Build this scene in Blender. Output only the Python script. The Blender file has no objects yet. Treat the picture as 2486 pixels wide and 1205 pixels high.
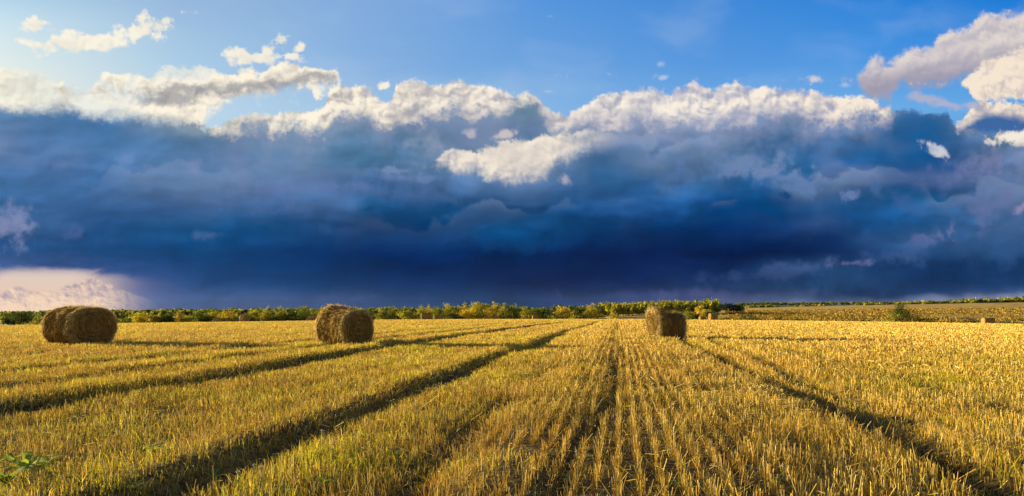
import bpy, math, random
import numpy as np
from mathutils import Vector

random.seed(7)
R = np.random.default_rng(11)
S = bpy.context.scene
COL = S.collection
F, CX, HY, EYE = 1620.0, 1243.0, 745.0, 1.4      # lens in photo pixels, optical axis, horizon row, eye height

# ------------------------------------------------------------------ camera
cam_d = bpy.data.cameras.new("camera")
cam = bpy.data.objects.new("camera", cam_d)
COL.objects.link(cam)
cam.location = (0, 0, EYE)
cam.rotation_euler = (math.radians(90), 0, 0)
cam_d.sensor_width = 36.0
cam_d.lens = 36.0 * F / 2486.0
cam_d.shift_y = (HY - 602.5) / 2486.0
cam_d.clip_start = 0.05
cam_d.clip_end = 30000
S.camera = cam

# ------------------------------------------------------------------ render / exposure
S.render.engine = 'CYCLES'
S.view_settings.view_transform = 'Standard'
S.view_settings.look = 'None'
EXPO = 1.75
S.view_settings.exposure = EXPO
S.view_settings.gamma = 1.0
S.cycles.use_denoising = True
S.cycles.denoising_prefilter = 'ACCURATE'
S.cycles.max_bounces = 6
S.cycles.diffuse_bounces = 3
S.cycles.transmission_bounces = 3
S.cycles.volume_bounces = 0
S.cycles.transparent_max_bounces = 6
S.cycles.sample_clamp_indirect = 4.0

# ------------------------------------------------------------------ sun
SUN_AZ = math.radians(-66.0)       # left of the view, a little ahead
SUN_EL = math.radians(7.6)
sun_d = bpy.data.lights.new("sun", 'SUN')
sun_d.energy = 5.0
sun_d.angle = math.radians(0.5)
sun_d.color = (1.0, 0.855, 0.46)
sun = bpy.data.objects.new("sun", sun_d)
COL.objects.link(sun)
sdir = Vector((math.sin(SUN_AZ) * math.cos(SUN_EL), math.cos(SUN_AZ) * math.cos(SUN_EL), math.sin(SUN_EL)))
sun.rotation_euler = sdir.to_track_quat('Z', 'Y').to_euler()
sun.location = sdir * 50

# ------------------------------------------------------------------ node helper
def lin(c):
    r = []
    for v in c[:3]:
        v = v / 255.0
        r.append(v / 12.92 if v <= 0.04045 else ((v + 0.055) / 1.055) ** 2.4)
    return (r[0], r[1], r[2], 1.0)

class G:
    """tiny expression layer over a node tree"""
    def __init__(self, nt): self.nt = nt
    def put(self, sock, v):
        if isinstance(v, E): v = v.s
        if isinstance(v, bpy.types.NodeSocket): self.nt.links.new(v, sock)
        else: sock.default_value = v
    def m(self, op, a, b=None, c=None, clamp=False):
        n = self.nt.nodes.new('ShaderNodeMath'); n.operation = op; n.use_clamp = clamp
        self.put(n.inputs[0], a)
        if b is not None: self.put(n.inputs[1], b)
        if c is not None: self.put(n.inputs[2], c)
        return E(self, n.outputs[0])
    def ss(self, x, a, b):        # smoothstep
        n = self.nt.nodes.new('ShaderNodeMapRange'); n.interpolation_type = 'SMOOTHSTEP'
        self.put(n.inputs['Value'], x); self.put(n.inputs['From Min'], a); self.put(n.inputs['From Max'], b)
        return E(self, n.outputs['Result'])
    def mr(self, x, a, b, c=0.0, d=1.0):
        n = self.nt.nodes.new('ShaderNodeMapRange'); n.clamp = True
        for k, v in zip(('Value', 'From Min', 'From Max', 'To Min', 'To Max'), (x, a, b, c, d)): self.put(n.inputs[k], v)
        return E(self, n.outputs['Result'])
    def xyz(self, x, y, z=0.0):
        n = self.nt.nodes.new('ShaderNodeCombineXYZ')
        self.put(n.inputs[0], x); self.put(n.inputs[1], y); self.put(n.inputs[2], z)
        return E(self, n.outputs[0])
    def sep(self, v):
        n = self.nt.nodes.new('ShaderNodeSeparateXYZ'); self.put(n.inputs[0], v)
        return [E(self, o) for o in n.outputs]
    def noise(self, vec, scale, detail=5, rough=0.55, lac=2.0, dist=0.0, dims='2D', color=False):
        n = self.nt.nodes.new('ShaderNodeTexNoise'); n.noise_dimensions = dims
        self.put(n.inputs['Vector'], vec); n.inputs['Scale'].default_value = scale
        n.inputs['Detail'].default_value = detail; n.inputs['Roughness'].default_value = rough
        n.inputs['Lacunarity'].default_value = lac; n.inputs['Distortion'].default_value = dist
        return E(self, n.outputs['Color' if color else 'Fac'])
    def voro(self, vec, scale, detail=2, rough=0.5, smooth=0.6, dims='2D'):
        n = self.nt.nodes.new('ShaderNodeTexVoronoi'); n.voronoi_dimensions = dims; n.feature = 'SMOOTH_F1'
        n.normalize = True
        self.put(n.inputs['Vector'], vec); n.inputs['Scale'].default_value = scale
        n.inputs['Detail'].default_value = detail; n.inputs['Roughness'].default_value = rough
        n.inputs['Smoothness'].default_value = smooth
        return E(self, n.outputs['Distance'])
    def curve(self, x, pts, x0, x1, y0, y1):
        """piecewise profile: y as a function of x"""
        n = self.nt.nodes.new('ShaderNodeFloatCurve')
        c = n.mapping.curves[0]
        P = [((a - x0) / (x1 - x0), (b - y0) / (y1 - y0)) for a, b in pts]
        c.points[0].location = P[0]; c.points[1].location = P[-1]
        for p in P[1:-1]: c.points.new(*p)
        for p in c.points: p.handle_type = 'AUTO_CLAMPED'
        n.mapping.use_clip = True
        n.mapping.extend = 'HORIZONTAL'
        n.mapping.update()
        self.put(n.inputs['Value'], (x - x0) * (1.0 / (x1 - x0)))
        return E(self, n.outputs[0]) * (y1 - y0) + y0
    def ramp(self, x, stops, interp='LINEAR'):
        n = self.nt.nodes.new('ShaderNodeValToRGB'); cr = n.color_ramp; cr.interpolation = interp
        self.put(n.inputs[0], x)
        cr.elements[0].position = stops[0][0]; cr.elements[0].color = stops[0][1]
        cr.elements[1].position = stops[-1][0]; cr.elements[1].color = stops[-1][1]
        for p, c in stops[1:-1]:
            e = cr.elements.new(p); e.color = c
        return E(self, n.outputs[0])
    def mix(self, f, a, b, mode='MIX'):
        n = self.nt.nodes.new('ShaderNodeMix'); n.data_type = 'RGBA'; n.blend_type = mode; n.clamp_factor = True
        self.put(n.inputs[0], f); self.put(n.inputs[6], a); self.put(n.inputs[7], b)
        return E(self, n.outputs[2])
    def scale(self, col, f):
        n = self.nt.nodes.new('ShaderNodeVectorMath'); n.operation = 'SCALE'
        self.put(n.inputs[0], col); self.put(n.inputs[3], f)
        return E(self, n.outputs[0])

class E:
    def __init__(self, g, s): self.g = g; self.s = s
    def __add__(self, o): return self.g.m('ADD', self, o)
    __radd__ = __add__
    def __sub__(self, o): return self.g.m('SUBTRACT', self, o)
    def __rsub__(self, o): return self.g.m('SUBTRACT', o, self)
    def __mul__(self, o): return self.g.m('MULTIPLY', self, o)
    __rmul__ = __mul__
    def __truediv__(self, o): return self.g.m('DIVIDE', self, o)

# ------------------------------------------------------------------ world: storm sky
def build_world():
    W = bpy.data.worlds.new("World"); S.world = W; W.use_nodes = True
    nt = W.node_tree; nt.nodes.clear(); g = G(nt)
    out = nt.nodes.new('ShaderNodeOutputWorld'); bg = nt.nodes.new('ShaderNodeBackground')
    nt.links.new(bg.outputs[0], out.inputs[0])
    bg.inputs['Strength'].default_value = 0.05
    sky = nt.nodes.new('ShaderNodeTexSky'); sky.sky_type = 'NISHITA'; sky.sun_disc = False
    sky.sun_elevation = SUN_EL; sky.sun_rotation = SUN_AZ % (2 * math.pi)
    sky.air_density = 1.0; sky.dust_density = 1.0; sky.ozone_density = 1.5
    tc = nt.nodes.new('ShaderNodeTexCoord')
    dx, dy, dz = g.sep(E(g, tc.outputs['Generated']))
    yy = g.m('MAXIMUM', dy, 0.12)
    # directions given as tangents right of / above due north; 1 unit = 1000 / 1620
    x = dx / yy * (F / 1000) + CX / 1000
    y = HY / 1000 - dz / yy * (F / 1000)
    q = g.xyz(x, y)
    def wv(*v): return q
    # noise fields
    w1 = g.noise(q, 4.0, 3, 0.5, color=True); a1, b1, _ = g.sep(w1)
    a1 = a1 - 0.5; b1 = b1 - 0.5
    w2 = g.noise(q, 22.0, 5, 0.55, color=True); a2, b2, _ = g.sep(w2)
    a2 = a2 - 0.5; b2 = b2 - 0.5
    # billow field and its lit side (light from upper left)
    qb = g.xyz(x + a2 * 0.035, y * 1.15 + b2 * 0.035)
    qb2 = g.xyz(x + a2 * 0.035 - 0.008, y * 1.15 + b2 * 0.035 - 0.012)
    B1 = g.voro(qb, 11.0, 3, 0.58, 0.85)
    B2 = g.voro(qb2, 11.0, 3, 0.58, 0.85)
    N3 = g.noise(q, 15.0, 6, 0.62); N4 = g.noise(g.xyz(x - 0.007, y - 0.009), 15.0, 4, 0.55)
    L = g.m('MULTIPLY_ADD', (B2 - B1) + (N3 - N4) * 0.22, 3.6, 0.50, clamp=True)       # 0 shade .. 1 lit
    a3 = N3 - 0.5
    gs = g.ss(g.noise(g.xyz(x * 0.7 + 5.0, y * 1.5), 8.0, 4, 0.55), 0.42, 0.66)
    puff = 0.5 - B1                                              # high at puff centres
    # slow relief inside the storm (stretched sideways)
    qs = g.xyz(x * 0.62 + a1 * 0.14, y * 1.5 + b1 * 0.10)
    qs2 = g.xyz(x * 0.62 + a1 * 0.14 - 0.010, y * 1.5 + b1 * 0.10 - 0.018)
    N1 = g.noise(qs, 5.0, 4, 0.42); N2 = g.noise(qs2, 5.0, 4, 0.42)
    LS = N1 - N2

    def grid(cols, xs, ys, amp=1.0):
        """columns of colours against height, blended sideways"""
        y0, y1 = -0.6, 0.80
        prev = None
        for i, (cx, stops) in enumerate(cols):
            r = g.ramp(g.m('MULTIPLY_ADD', ys, 1 / (y1 - y0), -y0 / (y1 - y0), clamp=True),
                       [((s[0] / 1000 - y0) / (y1 - y0), lin(s[1:])) for s in stops])
            prev = r if prev is None else g.mix(g.mr(xs, cols[i - 1][0] / 1000, cx / 1000), prev, r)
        return prev

    clear = grid([
        (0,    [(-600,120,165,215),(0,180,214,234),(60,205,228,238),(120,218,234,236),(200,236,240,228)]),
        (420,  [(-600,100,150,210),(0,150,184,220),(150,172,206,230),(280,190,216,234)]),
        (900,  [(-600,70,125,205),(0,128,170,220),(180,132,176,224),(260,158,196,228)]),
        (1300, [(-600,45,110,200),(0,88,150,220),(150,106,162,222),(260,135,182,228)]),
        (1700, [(-600,30,100,195),(0,66,138,216),(150,88,152,222),(220,104,164,226)]),
        (2100, [(-600,20,95,190),(0,46,132,218),(130,72,148,224),(260,110,172,230)]),
        (2486, [(-600,14,90,185),(0,28,124,214),(120,56,140,220),(260,98,166,226)]),
    ], x, y)

    # ---- storm interior
    xs_ = x + a1 * 0.13 + a2 * 0.02
    ys_ = y + b1 * 0.055 + b2 * 0.012
    storm = grid([
        (0,    [(230,120,140,180),(290,92,122,172),(345,96,122,178),(410,78,110,168),(480,64,102,158),(540,62,92,145),(590,42,82,142),(640,64,88,148),(760,80,95,150)]),
        (250,  [(230,120,140,180),(300,72,108,162),(360,82,118,174),(430,72,108,168),(490,68,100,158),(545,42,82,142),(600,18,68,126),(645,46,74,136),(760,90,100,155)]),
        (500,  [(300,150,150,170),(340,92,118,164),(400,98,120,170),(450,94,118,168),(500,66,96,152),(560,16,72,128),(620,10,60,118),(680,22,62,118),(760,76,94,150)]),
        (750,  [(280,130,150,180),(330,94,124,164),(390,78,112,158),(450,72,106,162),(500,54,92,148),(560,8,66,124),(620,2,46,106),(690,12,58,114),(760,74,88,142)]),
        (1000, [(260,110,135,165),(320,76,108,150),(390,82,112,154),(440,68,102,156),(500,24,76,130),(560,4,56,114),(620,0,34,92),(690,4,44,100),(760,30,68,120)]),
        (1250, [(260,110,135,165),(310,76,108,154),(350,100,126,166),(450,74,104,160),(500,22,70,124),(560,8,66,120),(620,2,34,86),(690,8,34,84),(760,18,56,106)]),
        (1500, [(270,130,145,180),(325,108,126,168),(370,72,106,158),(430,46,92,148),(490,44,84,142),(550,10,56,112),(610,6,28,80),(680,4,30,80),(760,52,72,126)]),
        (1750, [(270,130,145,185),(310,96,120,170),(360,66,102,154),(400,84,114,162),(450,38,86,144),(500,8,62,120),(560,4,38,94),(610,2,26,76),(670,14,40,90),(712,40,60,108),(732,84,90,136),(760,110,110,150)]),
        (2000, [(240,120,140,180),(290,86,112,162),(340,22,84,144),(400,42,92,152),(450,26,82,144),(500,8,72,134),(560,6,52,110),(615,8,38,94),(660,36,70,120),(708,16,50,98),(728,46,70,118),(744,90,98,142),(760,110,112,156)]),
        (2250, [(240,60,105,165),(320,34,88,150),(370,14,78,140),(430,48,80,140),(480,28,84,142),(540,28,76,134),(600,50,84,138),(640,18,52,104),(690,10,46,96),(714,20,52,102),(727,112,112,152),(760,160,148,178)]),
        (2486, [(300,150,155,185),(345,124,134,172),(400,98,110,156),(460,84,100,150),(520,58,92,144),(580,58,86,140),(640,24,58,110),(690,18,52,102),(706,50,72,120),(720,138,130,166),(760,176,158,182)]),
    ], xs_, ys_)
    storm = g.mix(1.0, storm, (0.80, 1.05, 0.95, 1.0), 'MULTIPLY')
    # relief
    st1 = g.noise(g.xyz(x * 0.9 + y * 0.5 + a1 * 0.2, y * 5.5 + a1 * 0.5), 3.2, 5, 0.55) - 0.5
    storm = g.scale(storm, 1.0 + st1 * 0.9 * g.ss(y, 0.34, 0.5))
    a4 = g.noise(q, 55.0, 5, 0.68) - 0.5
    storm = g.scale(storm, 1.0 + a3 * 0.30 + a4 * 0.08)
    k = g.m('MULTIPLY_ADD', LS, 1.8, 1.0)
    k = g.m('MINIMUM', g.m('MAXIMUM', k, 0.80), 1.35)
    qm = g.xyz(x * 0.75 + a1 * 0.06 + a2 * 0.03, y * 1.25 + b1 * 0.06 + b2 * 0.03)
    qm2 = g.xyz(x * 0.75 + a1 * 0.06 + a2 * 0.03 - 0.010, y * 1.25 + b1 * 0.06 + b2 * 0.03 - 0.020)
    M1 = g.voro(qm, 5.5, 2, 0.5, 1.0); M2 = g.voro(qm2, 5.5, 2, 0.5, 1.0)
    LM = M2 - M1
    km = g.m('MAXIMUM', LM, -0.02) * g.mr(x, 0.3, 1.6, 0.9, 3.0) * g.ss(y, 0.70, 0.5)
    km = km * g.ss(g.noise(q, 2.6, 2, 0.5), 0.40, 0.62)
    k = k * (1.0 + km * 2.3)
    storm = g.scale(storm, k)
    fn = g.noise(q, 9.0, 4, 0.5) - 0.5
    yw = y * 6.5 + x * 0.5 + a1 * 1.5 + fn * 0.75 + puff * g.mr(x, 0.6, 1.7, 0.08, 0.34)
    fr = g.m('FRACT', yw)
    lay = g.ss(fr, 0.0, 0.09) * g.m('POWER', 1.0 - fr, 1.7)
    patch = g.ss(g.noise(g.xyz(x * 0.8 + 3.3, y * 1.3), 3.4, 3, 0.5), 0.36, 0.56) * g.ss(y, 0.66, 0.46)
    lay = lay * patch
    layc = g.mix(1.0, storm, g.mix(g.ss(y, 0.35, 0.62), lin((150, 168, 198)), lin((50, 92, 140))))
    # lighter veils drifting through the upper half
    veil = g.ss(N1, 0.50, 0.72) * g.ss(y, 0.62, 0.34)
    storm = g.mix(veil * 0.30, storm, lin((142, 152, 186)))

    # ---- lit colours of cloud tops: warm left, whiter right
    litc = g.ramp(g.mr(x, 0.0, 2.5), [(0.0, lin((255, 247, 226))), (0.35, lin((254, 243, 222))), (0.62, lin((250, 240, 226))), (1.0, lin((244, 228, 208)))])
    shac = g.ramp(g.mr(x, 0.0, 2.5), [(0.0, lin((170, 164, 150))), (0.25, lin((160, 160, 164))), (0.5, lin((166, 164, 176))), (0.7, lin((146, 154, 188))), (1.0, lin((158, 152, 172)))])
    def cumcol(base=0.0, gain=1.0):
        t = g.m('MULTIPLY_ADD', L, gain, base, clamp=True) * (1.0 - gs * 0.42)
        return g.mix(g.m('MULTIPLY_ADD', g.ss(t, 0.05, 0.85), 0.90, 0.10), shac, litc)

    def blob(cx, cy, rx, ry, ang=0.0, soft=0.5, rag=0.8, xx=None, yy2=None):
        """ragged ellipse mask"""
        ca, sa = math.cos(math.radians(ang)), math.sin(math.radians(ang))
        X = (x - cx / 1000); Y = (y - cy / 1000)
        P = (X * (ca * 1000 / rx)) + (Y * (sa * 1000 / rx))
        Q = (Y * (ca * 1000 / ry)) - (X * (sa * 1000 / ry))
        d = g.m('SQRT', P * P + Q * Q)
        return g.ss(1.0 - d + rg * rag, 0.0, soft)
    rg = puff * 0.9 + a2 * 1.0 + a3 * 3.2 + a4 * 0.8          # ragged field
    sg = a1 * 1.0 + a2 * 0.7

    col = clear
    # very faint milky veil low in the clear sky
    col = g.mix(g.ss(g.noise(qs, 5.0, 4, 0.5), 0.45, 0.8) * 0.14, col, lin((205, 218, 232)))

    # ---- small high clouds
    small = None
    for (cx, cy, rx, ry, an) in [
        (84, 66, 22, 15, 0), (50, 99, 26, 10, 12), (92, 110, 10, 7, 0), (200, 105, 72, 17, -7), (330, 83, 66, 20, -20), (385, 62, 32, 18, -32),
        (620, 138, 55, 13, 0), (655, 124, 32, 15, -30), (705, 138, 42, 8, 6), (728, 115, 15, 9, -25), (285, 190, 45, 9, 4),
        (932, 207, 12, 10, -30), (765, 232, 12, 11, 0), (816, 180, 16, 14, -20)]:
        b = blob(cx, cy, rx * 1.2, ry * 1.25, an, 0.9, 1.3)
        small = b if small is None else g.m('MAXIMUM', small, b)
    col = g.mix(small * 0.9, col, g.mix(0.75, cumcol(0.3), litc))

    faint = None
    for (cx, cy, rx, ry, an) in [(1604, 156, 14, 10, 0), (1612, 189, 14, 7, -10), (1338, 40, 14, 7, 0), (1330, 222, 20, 6, 0), (2050, 208, 18, 11, 0), (735, 150, 30, 8, 0), (60, 92, 40, 14, 10), (118, 74, 22, 8, 0)]:
        b = blob(cx, cy, rx, ry, an, 1.3, 0.8)
        faint = b if faint is None else g.m('MAXIMUM', faint, b)
    col = g.mix(faint * 0.55, col, lin((214, 220, 234)))
    # ---- long cloud bank upper left (three layers of profile curves)
    def band(top, bot, ampt=0.02, ampb=0.02, st=0.006, sb=0.012, fine=0.03, x0=-0.3, x1=2.9):
        f = lambda P: [(a / 1000, b / 1000) for a, b in P]
        T = g.curve(x, f(top), x0, x1, 0.0, 0.8)
        Bt = g.curve(x, f(bot), x0, x1, 0.0, 0.8)
        n = (puff - 0.12) * (4.0 * ampt) + a3 * (ampt * 3.0) + a4 * fine
        n2 = puff * ampb + a3 * (ampb * 3.5) + a2 * ampb + a4 * fine
        return g.ss(y - T + n, (st * -1.0) if isinstance(st, E) else -st, st) * g.ss(Bt - y + n2, -sb, sb), y - T, Bt - y
    m, dt, db = band([(-300,160),(0,176),(60,178),(110,192),(150,226),(210,226),(250,205),(300,200),(340,205),(380,178),(440,163),(500,165),(540,190),(570,188),(600,176),(640,186),(700,158),(740,160),(775,178),(822,182),(850,215),(2900,215)],
                     [(-300,300),(0,300),(400,300),(480,296),(500,262),(560,240),(620,226),(700,222),(760,204),(812,188),(850,150),(2900,150)], 0.020, 0.030, 0.008, 0.022)
    # grey core of the bank
    T2 = g.curve(x, [(-0.3, .215), (0, .215), (.06, .205), (.12, .22), (.18, .25), (.25, .235), (.4, .222), (.5, .222), (.6, .205), (.7, .192), (.79, .180), (.9, .17), (2.9, .17)], -0.3, 2.9, 0, 0.8)
    core = g.m('ABSOLUTE', y - T2 - 0.006 + a1 * 0.06 + a3 * 0.10)
    core = (1.0 - g.ss(core, 0.0, 0.030)) * g.ss(N1 + a2 * 0.35 + a1 * 0.5 + LS, 0.38, 0.56)
    bankc = g.mix(core * 0.72, g.mix(0.3, cumcol(0.22), litc), g.mix(g.ss(x, 0.1, 0.35), lin((176, 164, 140)), lin((132, 134, 146))))
    m = m * g.mr(a3 + N1, 0.30, 0.55, 0.55, 1.0)
    col = g.mix(m, col, bankc)

    # ---- upper right clouds
    m, dt, db = band([(-300,205),(2060,205),(2085,196),(2110,162),(2130,146),(2165,150),(2180,138),(2230,130),(2280,100),(2340,88),(2390,48),(2440,40),(2486,34),(2700,0),(2900,0)],
                     [(-300,150),(2060,188),(2085,205),(2110,230),(2130,238),(2165,236),(2185,200),(2240,205),(2300,200),(2350,180),(2400,175),(2486,140),(2700,100),(2900,100)], 0.016, 0.014, 0.013, 0.016)
    gr = g.ss(y - (0.62 - x * 0.205) + a1 * 0.05, -0.03, 0.035)
    col = g.mix(m * 0.95, col, g.mix(gr * 0.85, g.mix(0.45, lin((214, 204, 204)), cumcol(0.12)), lin((150, 144, 166))))
    m, dt, db = band([(-300,240),(2320,215),(2350,188),(2380,170),(2420,140),(2486,112),(2700,60),(2900,60)],
                     [(-300,170),(2320,195),(2350,208),(2372,238),(2420,244),(2486,238),(2900,238)], 0.014, 0.014, 0.010, 0.008)
    col = g.mix(m, col, g.mix(0.45, cumcol(0.2), g.mix(g.ss(L, 0.1, 0.6) * 0.7, lin((226, 210, 198)), lin((252, 238, 214)))))
    mm = g.m('MAXIMUM', blob(2255, 240, 52, 13, 8, 0.9, 0.7), blob(2300, 254, 50, 14, 10, 0.9, 0.7))
    mm = g.m('MAXIMUM', mm, blob(2360, 256, 26, 10, 0, 0.9, 0.7))
    col = g.mix(mm * 0.75, col, lin((186, 180, 196)))

    # ---- right middle cumulus behind the storm shoulder
    m, dt, db = band([(-300,330),(2290,330),(2325,310),(2350,284),(2375,262),(2400,250),(2440,254),(2486,250),(2900,240)],
                     [(-300,310),(2290,322),(2325,332),(2900,335)], 0.012, 0.010, 0.006, 0.02)
    col = g.mix(m, col, g.mix(g.ss(dt + a2 * 0.03 + (x - 2.42) * -0.1, 0.012, 0.042), cumcol(0.25), lin((62, 104, 162))))

    # ---- main storm body with its white crown
    m, dt, db = band([(-300,255),(0,268),(150,268),(240,290),(400,292),(470,306),(505,322),(545,304),(590,288),(620,292),(655,296),(700,280),(760,272),(785,268),(806,226),(850,214),(905,226),(925,248),(945,250),(960,216),(1000,206),(1050,214),(1110,208),(1180,222),(1250,234),(1308,240),(1330,270),(1365,280),(1420,262),(1490,232),(1560,218),(1620,232),(1690,210),(1722,226),(1765,216),(1830,216),(1900,230),(1950,226),(2000,236),(2060,238),(2115,252),(2160,268),(2205,276),(2250,288),(2272,282),(2292,276),(2312,302),(2340,330),(2400,322),(2440,330),(2900,330)],
                     [(-300,800),(2900,800)], 0.013, 0.01, g.mr(x, 0.40, 0.50, 0.022, 0.0075), 0.02)
    # thickness of the sunlit crown
    wt = g.curve(x, [(-0.3, .0), (0, .0), (.44, .0), (.5, .012), (.6, .038), (.7, .045), (.78, .05), (.81, .075), (.9, .062), (1.0, .075), (1.2, .062), (1.28, .02), (1.31, .03), (1.42, .035), (1.5, .075), (1.6, .075), (1.74, .085), (1.9, .06), (2.0, .055), (2.08, .042), (2.16, .022), (2.22, .0), (2.9, .0)], -0.3, 2.9, 0.0, 0.12)
    edge = dt - wt + a3 * 0.12 + puff * 0.05 + a1 * 0.05 + a4 * 0.04 - 0.01
    white = (1.0 - g.ss(edge, -0.022, 0.020)) * g.ss(wt + a3 * 0.06 + puff * 0.03, 0.004, 0.036)
    under = (1.0 - g.ss(edge, -0.01, 0.085)) * g.ss(wt, 0.01, 0.05)
    storm = g.mix(lay * g.mr(x, 0.3, 1.5, 0.36, 0.50) * g.ss(dt, 0.05, 0.13), storm, layc)
    body = g.mix(under * 0.6, storm, lin((150, 158, 188)))
    crown = g.mix(g.ss(dt - wt * 0.5 + a1 * 0.05 + N1 * 0.05 - 0.025, 0.0, 0.03) * 0.45, cumcol(0.12), shac)
    body = g.mix(white, body, crown)
    col = g.mix(m, col, body)

    # ---- sunlit clouds inside the storm
    def cloud(mask, c, a=1.0):
        nonlocal col
        col = g.mix(mask * a, col, c)
    # soft haze round the bright gap, then the gap itself
    cloud(blob(1180, 340, 260, 60, -8, 1.0, 0.5), lin((126, 142, 176)), 0.5)
    m, dt, db = band([(-300,420),(1030,408),(1068,394),(1095,376),(1150,372),(1200,360),(1260,346),(1340,332),(1400,330),(1450,324),(1500,334),(1540,360),(2900,400)],
                     [(-300,380),(1030,394),(1070,402),(1130,406),(1180,420),(1250,430),(1310,420),(1360,384),(1420,362),(1480,344),(1540,330),(2900,330)], 0.018, 0.018, 0.008, 0.022)
    cloud(m, g.mix(0.45, g.mix(g.ss(N1 + L * 0.3, 0.45, 0.75) * 0.75, lin((200, 194, 194)), lin((244, 230, 208))), cumcol(0.08)), g.ss(x, 1.54, 1.34) * g.ss(x + a3 * 0.1, 1.03, 1.10))
    for (cx, cy, rx, ry, an, c, a, so) in [
        (1040, 345, 40, 26, 20, (150, 162, 184), .6, 1.1), (1225, 328, 24, 10, -10, (214, 202, 200), .8, .7), (1145, 325, 14, 12, -50, (190, 186, 196), .8, .7),
        (1375, 438, 26, 10, 25, (176, 172, 190), .8, .9), (1600, 280, 30, 20, 0, (205, 205, 222), .0, .7),
        (950, 414, 40, 7, 4, (120, 142, 180), .8, .8), (975, 430, 60, 9, 5, (104, 130, 176), .7, .9), (1050, 432, 42, 9, 2, (104, 130, 176), .7, .9),
        (760, 452, 110, 12, 2, (98, 126, 172), .75, .9), (900, 466, 260, 22, 3, (84, 114, 166), .55, 1.2),
        (590, 400, 70, 60, 10, (118, 134, 174), .55, 1.3), (470, 396, 22, 18, 0, (130, 145, 185), .5, 1.0), (300, 385, 26, 12, 0, (116, 142, 186), .5, 1.0),
        (150, 400, 80, 12, 3, (104, 128, 178), .5, 1.2), (640, 480, 150, 30, 0, (96, 114, 164), .5, 1.3),
        (18, 548, 60, 40, 20, (130, 140, 180), .8, .9), (75, 552, 26, 20, 0, (122, 136, 178), .7, .8), (165, 560, 26, 20, 30, (80, 104, 156), .6, 1.1),
        (512, 570, 38, 12, 0, (66, 100, 150), .8, .7), (785, 550, 18, 12, 30, (40, 84, 134), .7, .9),
        (1230, 590, 120, 20, 8, (8, 72, 124), .6, 1.2), (1180, 520, 200, 16, 8, (28, 76, 128), .6, 1.2),
        (1820, 392, 90, 24, -6, (116, 138, 180), .75, .8), (1690, 420, 80, 26, -20, (88, 118, 168), .6, 1.1), (1560, 380, 90, 18, 14, (90, 122, 168), .5, 1.1),
        (2000, 385, 34, 24, 40, (84, 118, 168), .6, 1.0), (1935, 458, 46, 14, 8, (94, 126, 174), .8, .7), (2064, 470, 24, 13, 0, (104, 128, 176), .8, .6),
        (2125, 462, 18, 18, 40, (70, 108, 160), .6, .9), (2190, 490, 60, 20, 25, (66, 98, 154), .6, 1.1),
        (2280, 366, 30, 11, 22, (206, 206, 216), .95, .6), (2262, 362, 14, 7, 0, (150, 164, 196), .6, .9),
        (2452, 332, 46, 15, -4, (244, 234, 218), 1., .5), (2400, 395, 90, 30, -14, (128, 134, 172), .75, 1.1), (2330, 425, 90, 34, -14, (88, 110, 160), .55, 1.2),
        (2420, 500, 60, 34, -20, (104, 112, 158), .7, .9), (2478, 504, 22, 8, -35, (146, 140, 178), .8, .8),
        (2270, 575, 56, 18, -12, (96, 112, 160), .8, .8), (2305, 572, 24, 14, -20, (116, 122, 168), .8, .7), (2200, 612, 70, 22, -15, (60, 92, 142), .7, 1.1), (2420, 620, 90, 30, -8, (46, 88, 138), .6, 1.2),
        (1960, 650, 150, 16, -7, (66, 92, 142), .75, .9), (2060, 640, 56, 9, -3, (112, 112, 160), .75, .8), (1850, 668, 140, 14, -2, (44, 66, 114), .7, 1.0), (2020, 690, 140, 18, 0, (30, 72, 118), .6, 1.2),
        (1700, 716, 240, 12, 0, (84, 90, 138), .55, 1.2), (880, 722, 90, 14, 0, (60, 84, 136), .6, 1.2)]:
        if a > 0: cloud(blob(cx, cy, rx * 1.25, ry * 1.3, an, so * 1.35, 1.0), lin(c), a)

    # ---- gap under the storm at the left with far cumulus in it
    m, dt, db = band([(-300,668),(0,662),(60,654),(200,656),(260,662),(330,672),(400,680),(450,700),(2900,760)],
                     [(-300,800),(2900,800)], 0.003, 0.01, 0.014, 0.02, 0.006)
    m = g.ss(dt + st1 * 0.05 + a3 * 0.02, -0.010, 0.018)
    gapc = g.ramp(g.mr(y, 0.65, 0.755), [(0, lin((176, 166, 178))), (0.22, lin((222, 202, 190))), (0.55, lin((228, 200, 180))), (1, lin((220, 188, 170)))])
    gapc = g.mix(g.ss(x, 0.16, 0.40), gapc, lin((104, 108, 152)))
    qf = g.xyz(x + a2 * 0.03, y * 1.2 + b2 * 0.03); qf2 = g.xyz(x + a2 * 0.03 + 0.004, y * 1.2 + b2 * 0.03 - 0.0045)
    V1 = g.voro(qf, 26.0, 3, 0.5, 1.0); V2 = g.voro(qf2, 26.0, 3, 0.5, 1.0)
    LF = g.m('MULTIPLY_ADD', V2 - V1, 2.6, 0.46, clamp=True)
    f = lambda P: [(a / 1000, b / 1000) for a, b in P]
    Tc = g.curve(x, f([(-300,700),(0,722),(20,708),(34,702),(52,706),(70,712),(110,712),(128,712),(150,704),(180,694),(200,688),(225,686),(250,692),(285,700),(310,716),(350,728),(400,748),(2900,748)]), -0.3, 2.9, 0, 0.8)
    cm = g.ss(y - Tc + (0.5 - V1) * 0.030 + a2 * 0.014 + a4 * 0.006, -0.004, 0.005)
    cc = g.mix(g.ss(LF + g.ss(y, 0.69, 0.76) * 0.3 + a3 * 0.6, 0.20, 0.85), lin((176, 160, 172)), lin((244, 212, 184)))
    cc = g.mix(g.ss(x, 0.24, 0.40) * 0.85, cc, lin((116, 116, 158)))
    gapc = g.mix(cm, gapc, cc)
    col = g.mix(m * (1.0 - g.ss(x + a1 * 0.08 + a3 * 0.05, 0.20, 0.45)), col, gapc)

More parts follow.
